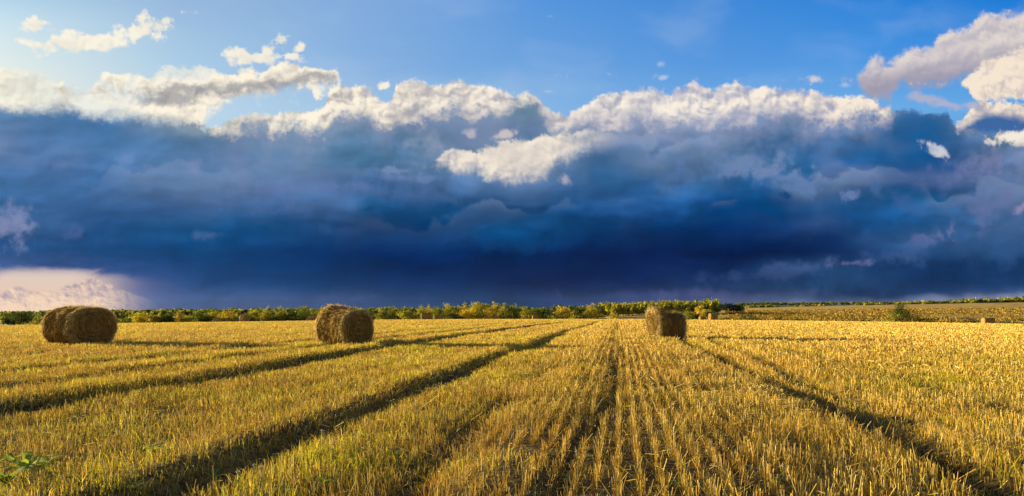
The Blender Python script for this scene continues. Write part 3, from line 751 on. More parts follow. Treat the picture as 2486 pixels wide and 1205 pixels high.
def bale(px, Y, yaw, L, W, H, label, seed, back=1.0, front=1.0, bulge=0.0, sag=0.0, strands=9000, group=None, sink=0.03, slump=0.0, tone=1.0, step=0.0, ridge=0.015, rough=1.0):
    """round bale lying on its side, axis along local x; front = +x end"""
    rng = np.random.default_rng(seed)
    X0 = at(px, Y)
    root = empty('hay_bale', (X0, Y, zat(X0, Y) - sink), yaw)
    tag(root, label, 'hay bale', group)
    na, nt_ = 96, 36
    ph = np.linspace(0, 2 * np.pi, na, endpoint=False)
    def prof(t, ph):
        """half width / height factors at axial t in 0..1"""
        k = back * (1 - t) + front * t
        edge = 1 - 0.10 * np.clip((np.abs(t - 0.5) - 0.40) / 0.10, 0, 1) ** 2
        k = k * edge * (1 + bulge * np.exp(-((t - 0.12) / 0.22) ** 2))
        c, s_ = np.cos(ph), np.sin(ph)
        e = 0.86
        yy = np.sign(c) * np.abs(c) ** e * W / 2 * k
        zz = np.sign(s_) * np.abs(s_) ** e * H / 2 * k
        # flattened, widened foot
        low = np.clip(-s_ - 0.55, 0, 1)
        yy = yy * (1 + 0.10 * low)
        zz = zz + H / 2
        zz = np.where(zz < 0.02, 0.02 * 0 + zz * 0.1, zz)
        zz = zz * (1 - step * np.clip((t - 0.30) / 0.15, 0, 1))
        zz = zz - sag * np.clip(s_, 0, 1) * np.exp(-((t - 0.55) / 0.25) ** 2)
        n1 = fbm(t * L * 5 + seed, ph * 2.2 + seed * 3, 3) * 0.07 + fbm(t * L * 22 + seed, ph * 5, 2) * 0.035
        n1 = n1 * rough + 0.015 * np.sin(t * L * 26 + 2 * np.sin(ph * 2 + seed)) + ridge * np.sin(t * L * 8.5 + 1.2 * np.sin(ph * 1.0 + seed))
        yy = yy * (1 + n1 / (W / 2)); zz = H / 2 + (zz - H / 2) * (1 + n1 / (H / 2))
        xx = (t - 0.5) * L + slump * (zz / H) * np.clip(0.6 - t, 0, 1)
        return xx, yy, np.maximum(zz, -0.01)
    tt = np.linspace(0, 1, nt_)
    T, P_ = np.meshgrid(tt, ph, indexing='ij')
    x, y, z = prof(T, P_)
    V = np.stack([x, y, z], -1).reshape(-1, 3)
    i = np.arange(nt_ - 1)[:, None] * na; j = np.arange(na)[None, :]; j2 = (j + 1) % na
    Fq = np.stack([i + j, i + j2, i + na + j2, i + na + j], -1).reshape(-1, 4)
    mesh('rolled_side', V, Fq, M_hay, root, smooth=True)
    def cap(tv, sgn):
        rings = np.linspace(1, 0.02, 16)
        cx_, cy_, cz_ = prof(np.full(na, tv), ph)
        Vs = []
        for k, rr_ in enumerate(rings):
            yy = cy_ * rr_; zz = H / 2 * (1 - rr_) * (back * (1 - tv) + front * tv) + cz_ * rr_
            dome = 0.07 * (1 - rr_ ** 2)
            ring = 0.030 * np.sin(rr_ * 26 + ph * 1.0 + seed) * (rr_ > .05)
            nz = fbm(ph * 1.6 + seed, np.full(na, rr_ * 9.0), 3) * 0.07 + fbm(yy * 14 + seed, zz * 14, 2) * 0.03
            nz = nz * np.clip((1 - rr_) * 8, 0, 1)
            Vs.append(np.stack([cx_ + sgn * (dome + (ring + nz) * np.clip((1 - rr_) * 12, 0, 1)), yy, zz], -1))
        V = np.concatenate(Vs)
        i = np.arange(len(rings) - 1)[:, None] * na
        Fq = np.stack([i + j, i + j2, i + na + j2, i + na + j], -1).reshape(-1, 4)
        if sgn < 0: Fq = Fq[:, ::-1]
        Ft = np.array([list(range((len(rings) - 1) * na, len(rings) * na))])
        mesh('end_face', V, [Fq, Ft], M_hay, root, smooth=True)
        return V
    C1 = cap(1.0, 1); C0 = cap(0.0, -1)
    if strands:
        n = strands; ns = int(n * 0.70)
        t = np.where(rng.random(ns) < 0.22, np.where(rng.random(ns) < 0.6, rng.uniform(0.92, 1.0, ns), rng.uniform(0, 0.07, ns)), rng.random(ns)); a = rng.random(ns) * 2 * np.pi
        sx, sy, sz = prof(t, a)
        s2 = prof(t, a + 0.05)
        tan = np.stack([s2[0] - sx, s2[1] - sy, s2[2] - sz], -1)
        tan /= np.linalg.norm(tan, axis=1)[:, None] + 1e-9
        nor = np.stack([0 * sx, np.cos(a), np.sin(a)], -1)
        P0 = np.stack([sx, sy, sz], -1)
        # strands on the two ends follow the winding
        ne = n - ns
        sel = rng.random(ne) < 0.5
        rr_ = np.sqrt(rng.random(ne)); ae = rng.random(ne) * 2 * np.pi
        tv = np.where(sel, 1.0, 0.0)
        ex, ey, ez = prof(tv, ae)
        kf = back * (1 - tv) + front * tv
        sg = np.where(sel, 1.0, -1.0)
        P1 = np.stack([ex + sg * (0.07 * (1 - rr_ ** 2) + 0.01), ey * rr_, H / 2 * (1 - rr_) * kf + ez * rr_], -1)
        tan1 = np.stack([0 * ae, -np.sin(ae), np.cos(ae)], -1); nor1 = np.stack([sg, 0 * ae, 0 * ae], -1)
        Pp = np.concatenate([P0, P1]); Tn = np.concatenate([tan, tan1]); Nn = np.concatenate([nor, nor1])
        wild = (rng.random(n) < 0.28)[:, None]
        d = Tn + rng.normal(0, 0.28, (n, 3)) + Nn * rng.uniform(0.0, 0.35, (n, 1)) + wild * (Nn * rng.uniform(0.2, 1.4, (n, 1)) + rng.normal(0, 0.5, (n, 3)))
        d /= np.linalg.norm(d, axis=1)[:, None]
        Ln = rng.uniform(0.05, 0.24, (n, 1)) * np.where(wild, 0.55, 1.0)
        Ln = Ln * (1.45 if rough > 1 else 1.0)
        side = np.cross(d, Nn + rng.normal(0, 0.6, (n, 3))); side /= np.linalg.norm(side, axis=1)[:, None] + 1e-9
        wv = rng.uniform(0.005, 0.011, (n, 1))
        A = Pp + Nn * 0.004; M = A + d * Ln * 0.5 + Nn * 0.012; B = A + d * Ln + Nn * 0.010 * rng.normal(0, 1, (n, 1))
        Q = np.stack([A - side * wv / 2, A + side * wv / 2, M + side * wv / 2, M - side * wv / 2, B + side * wv / 4, B - side * wv / 4], 1)
        Q[..., 2] = np.maximum(Q[..., 2], 0.0)
        base = np.arange(n)[:, None] * 6
        Fq = np.concatenate([base + np.array([0, 1, 2, 3]), base + np.array([3, 2, 4, 5])])
        pal = np.array([[0.34, 0.21, 0.06], [0.52, 0.34, 0.11], [0.20, 0.12, 0.035], [0.66, 0.47, 0.19], [0.42, 0.26, 0.07]])
        c = pal[rng.integers(0, 5, n)] * rng.uniform(0.6, 1.15, (n, 1)) * tone
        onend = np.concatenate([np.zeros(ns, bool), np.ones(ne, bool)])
        c[onend] *= 0.8  # strands on the ends darkened: dark hay, plus shade put into the tint
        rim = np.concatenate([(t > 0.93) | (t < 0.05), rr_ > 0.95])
        c[rim] = np.array([[0.72, 0.56, 0.28]]) * rng.uniform(0.5, 1.1, (rim.sum(), 1))  # highlight along the end rims painted in as paler strands
        c = np.clip(c, 0, 0.85)
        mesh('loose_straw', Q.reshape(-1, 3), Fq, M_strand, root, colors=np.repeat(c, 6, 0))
    return root

D = math.radians
bale(194, 26.9, D(-24), 1.75, 1.95, 1.52, 'largest dark brown round hay bale, at the left of the field, coiled end facing right', 3, back=1.0, front=1.0, strands=15000, tone=1.0, ridge=0.035)
bale(840, 25.4, D(-41), 1.55, 1.50, 1.43, 'round hay bale left of the centre, tall shaggy back sloping to a coiled end', 8, back=1.10, front=0.93, bulge=0.08, sag=0.03, strands=14000, tone=1.15)
bale(1619, 31.0, D(13), 1.25, 1.30, 1.34, 'slumped round hay bale right of centre with a shaggy sunlit end and dark side', 14, back=1.0, front=0.98, bulge=0.10, sag=0.02, strands=13000, slump=-0.24, rough=1.9, tone=0.9, step=0.13)
far = [  # px, distance, bottom row, yaw, length, width, height, label
    (594, 130, D(-28), 1.45, 1.60, 1.50, 'small far hay bale in front of the trees between the left and middle bales'),
    (526, 150, D(0), 1.5, 1.3, 0.75, 'tiny low brown hay heap at the field edge, leftmost of the far bales'),
    (757, 150, D(-20), 1.6, 1.7, 1.2, 'small far hay bale just left of the big middle bale'),
    (1035, 139, D(8), 2.1, 1.5, 1.52, 'larger of two far hay bales before the trees right of the middle bale'),
    (1062, 158, D(5), 1.55, 1.3, 1.30, 'smaller of two far hay bales before the trees right of the middle bale'),
    (1299, 165, D(3), 1.25, 1.1, 1.10, 'tiny lone hay bale on the skyline of the field, midway between the two big bales'),
    (1731, 133, D(14), 1.5, 1.2, 1.42, 'far hay bale with sunlit left end beside the bushes behind the right bale'),
    (1705, 160, D(8), 1.4, 1.1, 1.0, 'pale low far hay bale half hidden left of another bale by the yellow trees'),
    (2399, 138, D(-6), 2.1, 1.5, 1.45, 'lone hay bale at the far right edge of the field with a glowing sunlit end'),
]
for k, (px, Y, yaw, L, W, H, lab) in enumerate(far):
    bale(px, Y, yaw, L, W, H, lab, 40 + k * 5, strands=1200, group='far bales along the edge of the field', sink=0.0)

# ------------------------------------------------------------------ trees, bushes, woods
M_leaf = leafy('tree_leaves', (1, 1, 1), 0.30)
def m_bark(g, nt, out):
    p = objco(nt, g); a = g.noise(p, 3.0, 4, dims='3D')
    c = g.mix(a, (0.05, 0.04, 0.028, 1), (0.20, 0.17, 0.13, 1))
    bs = nt.nodes.new('ShaderNodeBsdfPrincipled'); bs.inputs['Roughness'].default_value = 0.9
    nt.links.new(c.s, bs.inputs['Base Color']); nt.links.new(bs.outputs[0], out.inputs[0])
M_bark = nodemat('bark', m_bark)
PAL = {
    'green': [(0.16, 0.18, 0.025), (0.24, 0.24, 0.03), (0.11, 0.13, 0.02)],
    'yellow': [(0.60, 0.44, 0.035), (0.46, 0.37, 0.03), (0.17, 0.18, 0.025)],
    'gold': [(0.64, 0.42, 0.04), (0.46, 0.33, 0.035), (0.20, 0.18, 0.025)],
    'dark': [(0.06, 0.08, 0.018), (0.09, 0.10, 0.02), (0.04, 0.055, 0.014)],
    'olive': [(0.42, 0.34, 0.04), (0.30, 0.27, 0.035), (0.12, 0.13, 0.02)],
    'brown': [(0.17, 0.105, 0.03), (0.11, 0.075, 0.02), (0.06, 0.05, 0.014)],
}
def leaf_cloud(rng, n, lobes, size, pal):
    """leaf clumps on and inside ragged lobes; lobes rows: x y z rx ry rz"""
    lobes = np.asarray(lobes, float)
    vol = lobes[:, 3] * lobes[:, 4] * lobes[:, 5]
    li = rng.choice(len(lobes), n, p=vol / vol.sum())
    d = rng.normal(0, 1, (n, 3)); d /= np.linalg.norm(d, axis=1)[:, None]
    rad = rng.random(n) ** 0.45 * (1 + 0.16 * rng.standard_normal(n))
    c = lobes[li, :3] + d * rad[:, None] * lobes[li, 3:6]
    a = rng.normal(0, 1, (n, 3)); a /= np.linalg.norm(a, axis=1)[:, None]
    b = np.cross(a, rng.normal(0, 1, (n, 3))); b /= np.linalg.norm(b, axis=1)[:, None]
    s_ = size * rng.uniform(0.5, 1.2, (n, 1))
    Q = np.stack([c - a * s_, c - b * s_ * .7, c + a * s_, c + b * s_ * .7], 1)
    pal = np.asarray(pal)
    lt = rng.integers(0, len(pal), len(lobes))
    pick = np.where(rng.random(n) < 0.6, lt[li], rng.integers(0, len(pal), n))
    col = pal[pick] * rng.uniform(0.7, 1.3, (n, 1))
    return Q.reshape(-1, 3), np.repeat(col, 4, 0)
def tree_lobes(rng, kind, H, W):
    L = []
    if kind == 'bush':
        for _ in range(7):
            x, y = rng.uniform(-.32, .32, 2) * W
            h = rng.uniform(.45, .85) * (1 - abs(x) / W)
            L.append((x, y, H * h * .5, W * .22, W * .22, H * h * .52))
        L.append((0, 0, H * .5, W * .3, W * .3, H * .48))
    elif kind == 'birch':
        m = 8
        for i in range(m):
            f = i / (m - 1); z = H * (.26 + .68 * f); w = W * .5 * (0.75 + .35 * math.sin(3.14 * min(1, f * 1.2 + .1))) * (1.04 - f * .72)
            L.append((rng.uniform(-.14, .14) * W, rng.uniform(-.14, .14) * W, z, w * rng.uniform(.7, 1), w * .85, H * .12))
        L.append((rng.uniform(-.05, .05) * W, 0, H * .95, W * .07, W * .07, H * .06))
    else:
        for _ in range(12):
            a = rng.uniform(0, 6.283); r = rng.uniform(0, .36) * W; z = rng.uniform(.28, .84) * H
            k = 1 - .45 * max(0, (z / H - .6) / .4)
            L.append((math.cos(a) * r * k, math.sin(a) * r * k, z, W * rng.uniform(.14, .24), W * .2, H * rng.uniform(.09, .17)))
        L.append((0, 0, H * .5, W * .30, W * .30, H * .28))
    return L
def trunk_mesh(rng, H, W, bushy=False):
    V = []; Fq = []
    def limb(p0, p1, r0, r1, k=6, seg=3):
        b = len(V); p0 = Vector(p0); p1 = Vector(p1)
        for s_ in range(seg + 1):
            f = s_ / seg; c = p0.lerp(p1, f) + Vector((rng.normal(0, .01 * H), rng.normal(0, .01 * H), 0)) * (0 < s_ < seg); r = r0 + (r1 - r0) * f
            for j in range(k): V.append((c.x + r * math.cos(6.283 * j / k), c.y + r * math.sin(6.283 * j / k), c.z))
        for s_ in range(seg):
            for j in range(k): Fq.append((b + s_ * k + j, b + s_ * k + (j + 1) % k, b + (s_ + 1) * k + (j + 1) % k, b + (s_ + 1) * k + j))
    r = max(.10, H * .018)
    if bushy:
        for _ in range(4): limb((0, 0, -.2), (rng.uniform(-.3, .3) * W, rng.uniform(-.3, .3) * W, H * .6), r * .6, r * .2)
    else:
        limb((0, 0, -.4), (0, 0, H * .82), r, r * .25, seg=5)
        for _ in range(6):
            z = rng.uniform(.3, .65) * H; a = rng.uniform(0, 6.283)
            limb((0, 0, z), (math.cos(a) * W * .3, math.sin(a) * W * .3, z + H * .16), r * .45, r * .12)
    return np.array(V), np.array(Fq)
def tree(px, ytop, w_px, Y, kind, pal, label, seed, group, name='tree', dense=1.0):
    rng = np.random.default_rng(seed)
    X = at(px, Y); zb = zat(X, Y)
    H = EYE + (HY - ytop) / F * Y - zb
    W = w_px / F * Y * 1.5
    root = empty(name, (X, Y, zb), rng.uniform(0, 6.28)); tag(root, label, 'bush' if kind == 'bush' else 'tree', group)
    V, Fq = trunk_mesh(rng, H, W, kind == 'bush')
    mesh('trunk' if kind != 'bush' else 'stems', V, Fq, M_bark, root, smooth=True)
    size = max(0.22, Y / 667 * 0.62)
    n = int(np.clip(2.6 * H * W / size ** 2 * 0.62 * dense, 160, 1800))
    Q, C = leaf_cloud(rng, n, tree_lobes(rng, kind, H, W), size, PAL[pal])
    mesh('crown', Q, np.arange(len(Q)).reshape(-1, 4), M_leaf, root, colors=C)

TREES = [
 # left belt
 (62, 757, 50, 420, 'round', 'dark', 'dark hazy tree mass left of the big left bale'),
 (92, 764, 34, 340, 'bush', 'olive', 'sunlit bush hugging the left side of the big left bale'),
 (342, 755, 52, 345, 'round', 'yellow', 'broad yellow green tree, first one standing clear to the right of the left bale'),
 (376, 760, 30, 340, 'round', 'gold', 'small pale gold tree tucked against the broad yellow one right of the left bale'),
 (306, 772, 30, 330, 'bush', 'dark', 'low dark bush at the field edge just right of the left bale'),
 (408, 761, 42, 338, 'round', 'dark', 'dark rounded tree between the pale gold tree and the tall yellow one'),
 (437, 753, 26, 350, 'birch', 'gold', 'slim tall bright yellow tree second group right of the left bale'),
 (462, 764, 36, 335, 'round', 'olive', 'squat olive tree right beside the slim bright yellow one'),
 (490, 756, 44, 352, 'round', 'green', 'dark green tree behind the tiny low hay heap'),
 (518, 754, 36, 356, 'round', 'yellow', 'yellow topped tree above the tiny low hay heap'),
 (556, 748, 46, 348, 'birch', 'gold', 'golden pointed tree immediately left of the small far bale'),
 (600, 757, 40, 372, 'round', 'green', 'green tree directly behind the small far bale'),
 (626, 753, 34, 350, 'round', 'olive', 'olive tree immediately right of the small far bale'),
 (645, 745, 32, 345, 'birch', 'yellow', 'tall narrow yellow tree second right of the small far bale'),
 (678, 743, 44, 350, 'birch', 'olive', 'tall full crowned tree midway between small far bale and middle bale'),
 (711, 748, 24, 350, 'birch', 'dark', 'narrow dark tree in the notch left of the twin peaked tree'),
 (738, 741, 56, 345, 'birch', 'green', 'wide twin peaked green tree left of the big middle bale'),
 (772, 750, 34, 350, 'round', 'yellow', 'yellow tree touching the left shoulder of the middle bale'),
 # centre
 (925, 746, 34, 380, 'birch', 'olive', 'olive tree peeping over the right shoulder of the middle bale'),
 (950, 744, 30, 385, 'birch', 'green', 'green pointed tree second right of the middle bale'),
 (990, 745, 42, 345, 'round', 'yellow', 'bushy light yellow green tree left of the pair of far bales'),
 (1022, 741, 26, 380, 'birch', 'olive', 'pointed olive tree rising over the larger of the paired far bales'),
 (1040, 738, 24, 384, 'birch', 'gold', 'thin golden spire tree above the paired far bales'),
 (1064, 741, 38, 350, 'round', 'green', 'mid green round tree above the smaller of the paired far bales'),
 (1088, 737, 34, 384, 'birch', 'yellow', 'yellow tipped tree just right of the paired far bales'),
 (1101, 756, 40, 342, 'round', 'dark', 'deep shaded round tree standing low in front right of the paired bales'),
 (1131, 736, 38, 350, 'birch', 'gold', 'tall gold tree with hanging branches at the left of the highest tree group'),
 (1164, 730, 46, 370, 'round', 'yellow', 'tallest dome shaped yellow tree of the central group'),
 (1158, 738, 40, 345, 'birch', 'yellow', 'drooping yellow tree in front of the tallest dome shaped one'),
 (1196, 733, 40, 352, 'birch', 'gold', 'gold tree on the right slope of the highest tree group'),
 (1222, 736, 34, 372, 'birch', 'olive', 'olive tree two right of the tallest dome shaped one'),
 (1246, 738, 34, 362, 'birch', 'green', 'green tree above and left of the tiny lone skyline bale'),
 (1274, 743, 32, 380, 'birch', 'olive', 'pale olive tree left above the tiny lone skyline bale'),
 (1304, 747, 34, 385, 'round', 'green', 'muted green tree directly above the tiny lone skyline bale'),
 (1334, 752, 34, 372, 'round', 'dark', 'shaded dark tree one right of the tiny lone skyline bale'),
 (1366, 739, 46, 352, 'round', 'gold', 'broad orange gold tree in the gap right of the tiny lone skyline bale'),
 (1346, 762, 44, 338, 'bush', 'olive', 'low grey olive shrub at the foot of the broad orange gold tree'),
 (1397, 753, 34, 344, 'round', 'olive', 'small pale domed tree between the two orange gold trees'),
 (1433, 737, 42, 350, 'birch', 'gold', 'tall orange gold tree left of the pale strip of meadow'),
 (1459, 742, 28, 372, 'birch', 'dark', 'dark tree right behind the tall orange gold one'),
 (1490, 757, 30, 300, 'bush', 'yellow', 'lone round yellow green bush before the pale strip of meadow'),
 # behind the right bale
 (1668, 748, 30, 330, 'birch', 'olive', 'olive tree just right of the slumped right bale'),
 (1652, 758, 24, 322, 'round', 'yellow', 'small yellow tree touching the right end of the slumped bale'),
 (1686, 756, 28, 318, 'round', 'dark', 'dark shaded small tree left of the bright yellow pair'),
 (1701, 740, 30, 345, 'birch', 'gold', 'bright yellow tree, left one of the bright pair right of the slumped bale'),
 (1716, 742, 30, 330, 'round', 'gold', 'bright golden tree above the far bale with sunlit left end'),
 (1729, 752, 30, 322, 'round', 'dark', 'dark green tree right above the far bale with sunlit left end'),
 (1744, 727, 34, 520, 'round', 'green', 'high dark green tree near the right end of the birch wood'),
 (1772, 731, 34, 520, 'round', 'dark', 'dark rounded tree second from the right end of the wood'),
 (1796, 734, 30, 520, 'round', 'dark', 'last dark round tree ending the wood on its right'),
 (1750, 759, 22, 280, 'bush', 'olive', 'grey olive bush right of the far bale with sunlit left end'),
 (1766, 767, 20, 275, 'bush', 'brown', 'small brown bush beside the grey olive one'),
 (1818, 763, 56, 280, 'bush', 'dark', 'dark spreading bush at the foot of the weedy slope'),
 (1893, 761, 26, 285, 'bush', 'brown', 'brown bush left of a low dark one on the weedy slope'),
 (1933, 769, 44, 275, 'bush', 'dark', 'low dark bush between the brown bush and the lone round tree'),
 (2190, 734, 44, 300, 'round', 'dark', 'lone upright tree standing on the weedy slope at right'),
 (2210, 748, 66, 284, 'bush', 'brown', 'big dark brown bush at the right foot of the lone tree'),
 (2170, 758, 34, 286, 'bush', 'olive', 'olive bush at the left foot of the lone tree'),
 (2250, 772, 56, 280, 'bush', 'dark', 'long low dark bush trailing right of the lone tree'),
 (2358, 770, 46, 285, 'bush', 'brown', 'rounded brown bush left of the lone far right bale'),
 (2440, 777, 70, 275, 'bush', 'dark', 'flat dark bush right behind the lone far right bale'),
]
for k, (px, yt, w, Y, kind, pal, lab) in enumerate(TREES):
    tree(px, yt, w, Y, kind, pal, lab, 100 + k, 'bushes on the slope' if kind == 'bush' else 'trees beyond the field', 'bush' if kind == 'bush' else 'tree')

def wood(name, label, seed, px0, px1, tops, Y0, Y1, n, wpx, pals, size, kind='birch', hfix=0):
    """a wood that reads as one mass"""
    rng = np.random.default_rng(seed)
    Qs, Cs, Ts, Tf = [], [], [], []; nb = 0
    for i in range(n):
        f = i / n
        px = px0 + (px1 - px0) * rng.random(); Y = Y0 + (Y1 - Y0) * rng.random()
        X = at(px, Y); zb = zat(X, Y)
        yt = np.interp(px, [t[0] for t in tops], [t[1] for t in tops]) + rng.uniform(-1.0, 4.5) + 1.5 * math.sin(px * .05)
        H = EYE + (HY - yt) / F * Y - zb
        if hfix: H = hfix * rng.uniform(.75, 1.25)
        if H < (0.5 if hfix else 2): continue
        W = (wpx / F * Y if not hfix else hfix * 1.0) * rng.uniform(.7, 1.3)
        pal = PAL[pals[rng.integers(0, len(pals))]]
        lb = np.array(tree_lobes(rng, kind if rng.random() < .75 else 'round', H, W)); lb[:, 0] += X; lb[:, 1] += Y; lb[:, 2] += zb
        m = int(np.clip(1.9 * H * W / size ** 2, 60, 600))
        Q, C = leaf_cloud(rng, m, lb, size, pal); Qs.append(Q); Cs.append(C)
        r = max(.12, H * .014)
        for s_ in range(3):
            a0, a1 = s_ * 2.094, (s_ + 1) * 2.094
            Ts += [(X + r * math.cos(a0), Y + r * math.sin(a0), zb - .3), (X + r * math.cos(a1), Y + r * math.sin(a1), zb - .3), (X, Y, zb + H * .8)]
            Tf.append((nb, nb + 1, nb + 2)); nb += 3
    Q = np.concatenate(Qs); C = np.concatenate(Cs)
    nq = len(Q)
    V = np.concatenate([Q, np.array(Ts)]); C = np.concatenate([C, np.tile([[0.30, 0.27, 0.22]], (len(Ts), 1))])
    o = mesh(name, V, [np.arange(nq).reshape(-1, 4), np.array(Tf) + nq], M_leaf, colors=C)
    tag(o, label, 'wood', kind='stuff')
wood('birch_wood', 'dense wood of slim pointed yellow green trees behind the right bale', 5, 1452, 1745, [(1452, 737), (1560, 731), (1640, 729), (1745, 727)], 500, 600, 330, 13, ['olive', 'yellow', 'green', 'olive'], .75)
wood('wood', 'continuous dark green wood behind the trees of the centre', 6, 850, 1462, [(850, 749), (930, 748), (1080, 746), (1165, 738), (1250, 744), (1330, 744), (1462, 739)], 400, 470, 380, 20, ['green', 'dark', 'dark', 'olive'], .7)
wood('wood', 'hazy distant tree covered ridge along the horizon at the left', 7, -500, 1120, [(-500, 752), (0, 753), (110, 754), (400, 756), (1120, 758)], 560, 1500, 1500, 16, ['green', 'olive', 'dark', 'green'], 1.9, 'round', 9.0)
wood('wood', 'hazy lower belt of dark trees left of and behind the left bale', 8, -500, 480, [(-500, 763), (0, 762), (60, 765), (130, 770), (300, 772), (480, 776)], 430, 560, 150, 24, ['green', 'dark', 'olive'], .9, 'round')
wood('wood', 'low dark trees closing the gaps between trees left of the middle bale', 9, 300, 860, [(300, 768), (500, 766), (640, 762), (780, 758), (860, 756)], 350, 380, 110, 26, ['dark', 'green', 'olive'], .6, 'round')
wood('wood', 'long dark ridge of trees on the horizon at the far right', 10, 1805, 2900, [(1805, 743), (1900, 742), (2000, 741), (2100, 737), (2186, 733), (2300, 728), (2400, 723), (2486, 720), (2900, 716)], 885, 960, 1000, 13, ['green', 'olive', 'dark', 'olive'], 1.2, 'bush')
wood('wood', 'faint blue tree line at the very horizon between wood and far right ridge', 12, 1790, 2300, [(1790, 742), (1900, 740), (2300, 734)], 2500, 2990, 500, 12, ['green', 'dark'], 3.5, 'round', 11.0)

wood('undergrowth', 'low dark undergrowth along the far edge of the field at the right', 14, 1600, 2900, [(1600, 770), (2900, 780)], 262, 272, 260, 14, ['dark', 'brown', 'dark'], .45, 'bush', 1.5)
# ------------------------------------------------------------------ dry weeds on the right slope
def build_weeds():
    rng = np.random.default_rng(31)
    n = 150000
    Y = 262 + (700 - 262) * rng.random(n) ** 1.25
    px = rng.uniform(1470, 2900, n); X = (px - CX) / F * Y
    f = fbm(X * 0.035 + Y * 0.05, Y * 0.02 - X * 0.02, 4)
    k = (rng.random(n) < 0.35 + 4.2 * (f + 0.08)) & (px > 1590 - (Y - 262) * .2)
    # keep the pale mown strip open
    k &= ~((px < 1760) & (Y > 330))
    X, Y = X[k], Y[k]; f = f[k]; n = len(X); px = px[k]
    Z = zg(X, Y)
    H = np.clip(0.9 + 1.8 * fbm(X * .06, Y * .06, 3) + 0.3 * rng.standard_normal(n), .3, 2.4) * np.where(Y > 480, .7, 1)
    W_ = 0.0010 * Y * rng.uniform(.6, 1.5, n)
    pal = np.array([[0.38, 0.23, 0.045], [0.31, 0.19, 0.035], [0.20, 0.13, 0.025], [0.44, 0.28, 0.065], [0.11, 0.08, 0.02]])
    c = pal[rng.integers(0, 5, n)] * rng.uniform(.7, 1.2, (n, 1)) * (1 - 1.2 * np.clip(f - .05, 0, .35)[:, None])
    V, Fq, C = quads(X, Y, Z, H, W_, np.abs(rng.normal(0, .2, n)), rng.uniform(0, 6.28, n), rng.uniform(0, 3.14, n), c, .7)
    o = mesh('tall_weeds', V, Fq, M_straw, colors=C)
    tag(o, 'dry brown gold weeds covering the slope at the right', 'weeds', kind='stuff')
build_weeds()

# ------------------------------------------------------------------ small plants in the foreground
M_broad = leafy('broad_leaf', (1, 1, 1), 0.45, gloss=0.05, noise_scale=25.0)
def leaf_strip(p0, az, L, W, rise, droop, rng, cl):
    """one curved broad leaf, pointed at both ends, with a fold along its midrib"""
    V, C = [], []
    m = 9; ca, sa = math.cos(az), math.sin(az)
    for i in range(m):
        f = i / (m - 1)
        d = L * f; z = p0[2] + rise * math.sin(min(1, f * 1.1) * 1.57) * L - droop * L * f * f
        w = W * math.sin(math.pi * (0.06 + 0.94 * f) ** 0.8) * .5 * (1 + .12 * rng.normal())
        cx_, cy_ = p0[0] + ca * d, p0[1] + sa * d
        for s_, up in ((-1, .25), (0, 0), (1, .25)):
            V.append((cx_ - sa * w * s_, cy_ + ca * w * s_, z + w * up)); C.append(np.array(cl) * (0.85 if s_ == 0 else 1.0))
    Fq = [(i * 3 + j, i * 3 + j + 1, i * 3 + j + 4, i * 3 + j + 3) for i in range(m - 1) for j in range(2)]
    return np.array(V), np.array(Fq), np.array(C)
def weed(px, py, n, L, W, col, label, seed):
    rng = np.random.default_rng(seed)
    Y = EYE * F / (py - HY); X = at(px, Y)
    root = empty('weed_plant', (X, Y, zat(X, Y))); tag(root, label, 'weed', 'small weeds scattered through the stubble' if seed >= 200 else 'broad leaved weeds in the foreground')
    for i in range(n):
        az = 6.283 * i / n + rng.uniform(-.4, .4)
        k = rng.uniform(.7, 1.15)
        V, Fq, C = leaf_strip((0, 0, 0.055 if seed in (1, 2, 10, 11, 3) else 0.015), az, L * k, W * k, rng.uniform(.25, .75), rng.uniform(.1, .6), rng, np.array(col) * rng.uniform(.75, 1.2))
        mesh('leaf', V, Fq, M_broad, root, colors=C, smooth=True)
weed(62, 1170, 14, .23, .065, (0.40, 0.44, 0.035), 'big broad leaved green weed in the bottom left corner', 1)
weed(14, 1200, 7, .24, .07, (0.22, 0.30, 0.03), 'smaller bright green weed at the extreme bottom left edge', 2)
weed(110, 1150, 8, .16, .05, (0.36, 0.42, 0.03), 'leafy green weed just behind and right of the big corner weed', 10)
weed(30, 1140, 7, .15, .045, (0.28, 0.36, 0.03), 'leafy green weed just behind and left of the big corner weed', 11)
weed(372, 1118, 8, .20, .035, (0.42, 0.42, 0.03), 'glowing yellow green weed clump right of the big corner weed', 3)
weed(856, 1066, 7, .12, .030, (0.20, 0.28, 0.04), 'small dark green weed beside the deep track left of centre', 4)
weed(955, 1106, 7, .14, .030, (0.38, 0.42, 0.04), 'light green weed in the grass just below the deep track', 5)
weed(786, 1192, 6, .15, .045, (0.34, 0.40, 0.03), 'bright green weed at the bottom edge left of centre', 6)
weed(1068, 905, 6, .12, .03, (0.10, 0.17, 0.03), 'tiny dark green weed in the deep track further up', 7)
weed(1656, 1186, 8, .13, .030, (0.22, 0.32, 0.04), 'green weed at the bottom edge right of the straight rows', 8)
weed(2260, 1000, 6, .14, .03, (0.24, 0.30, 0.04), 'faint green weed in the stubble at the right side', 9)

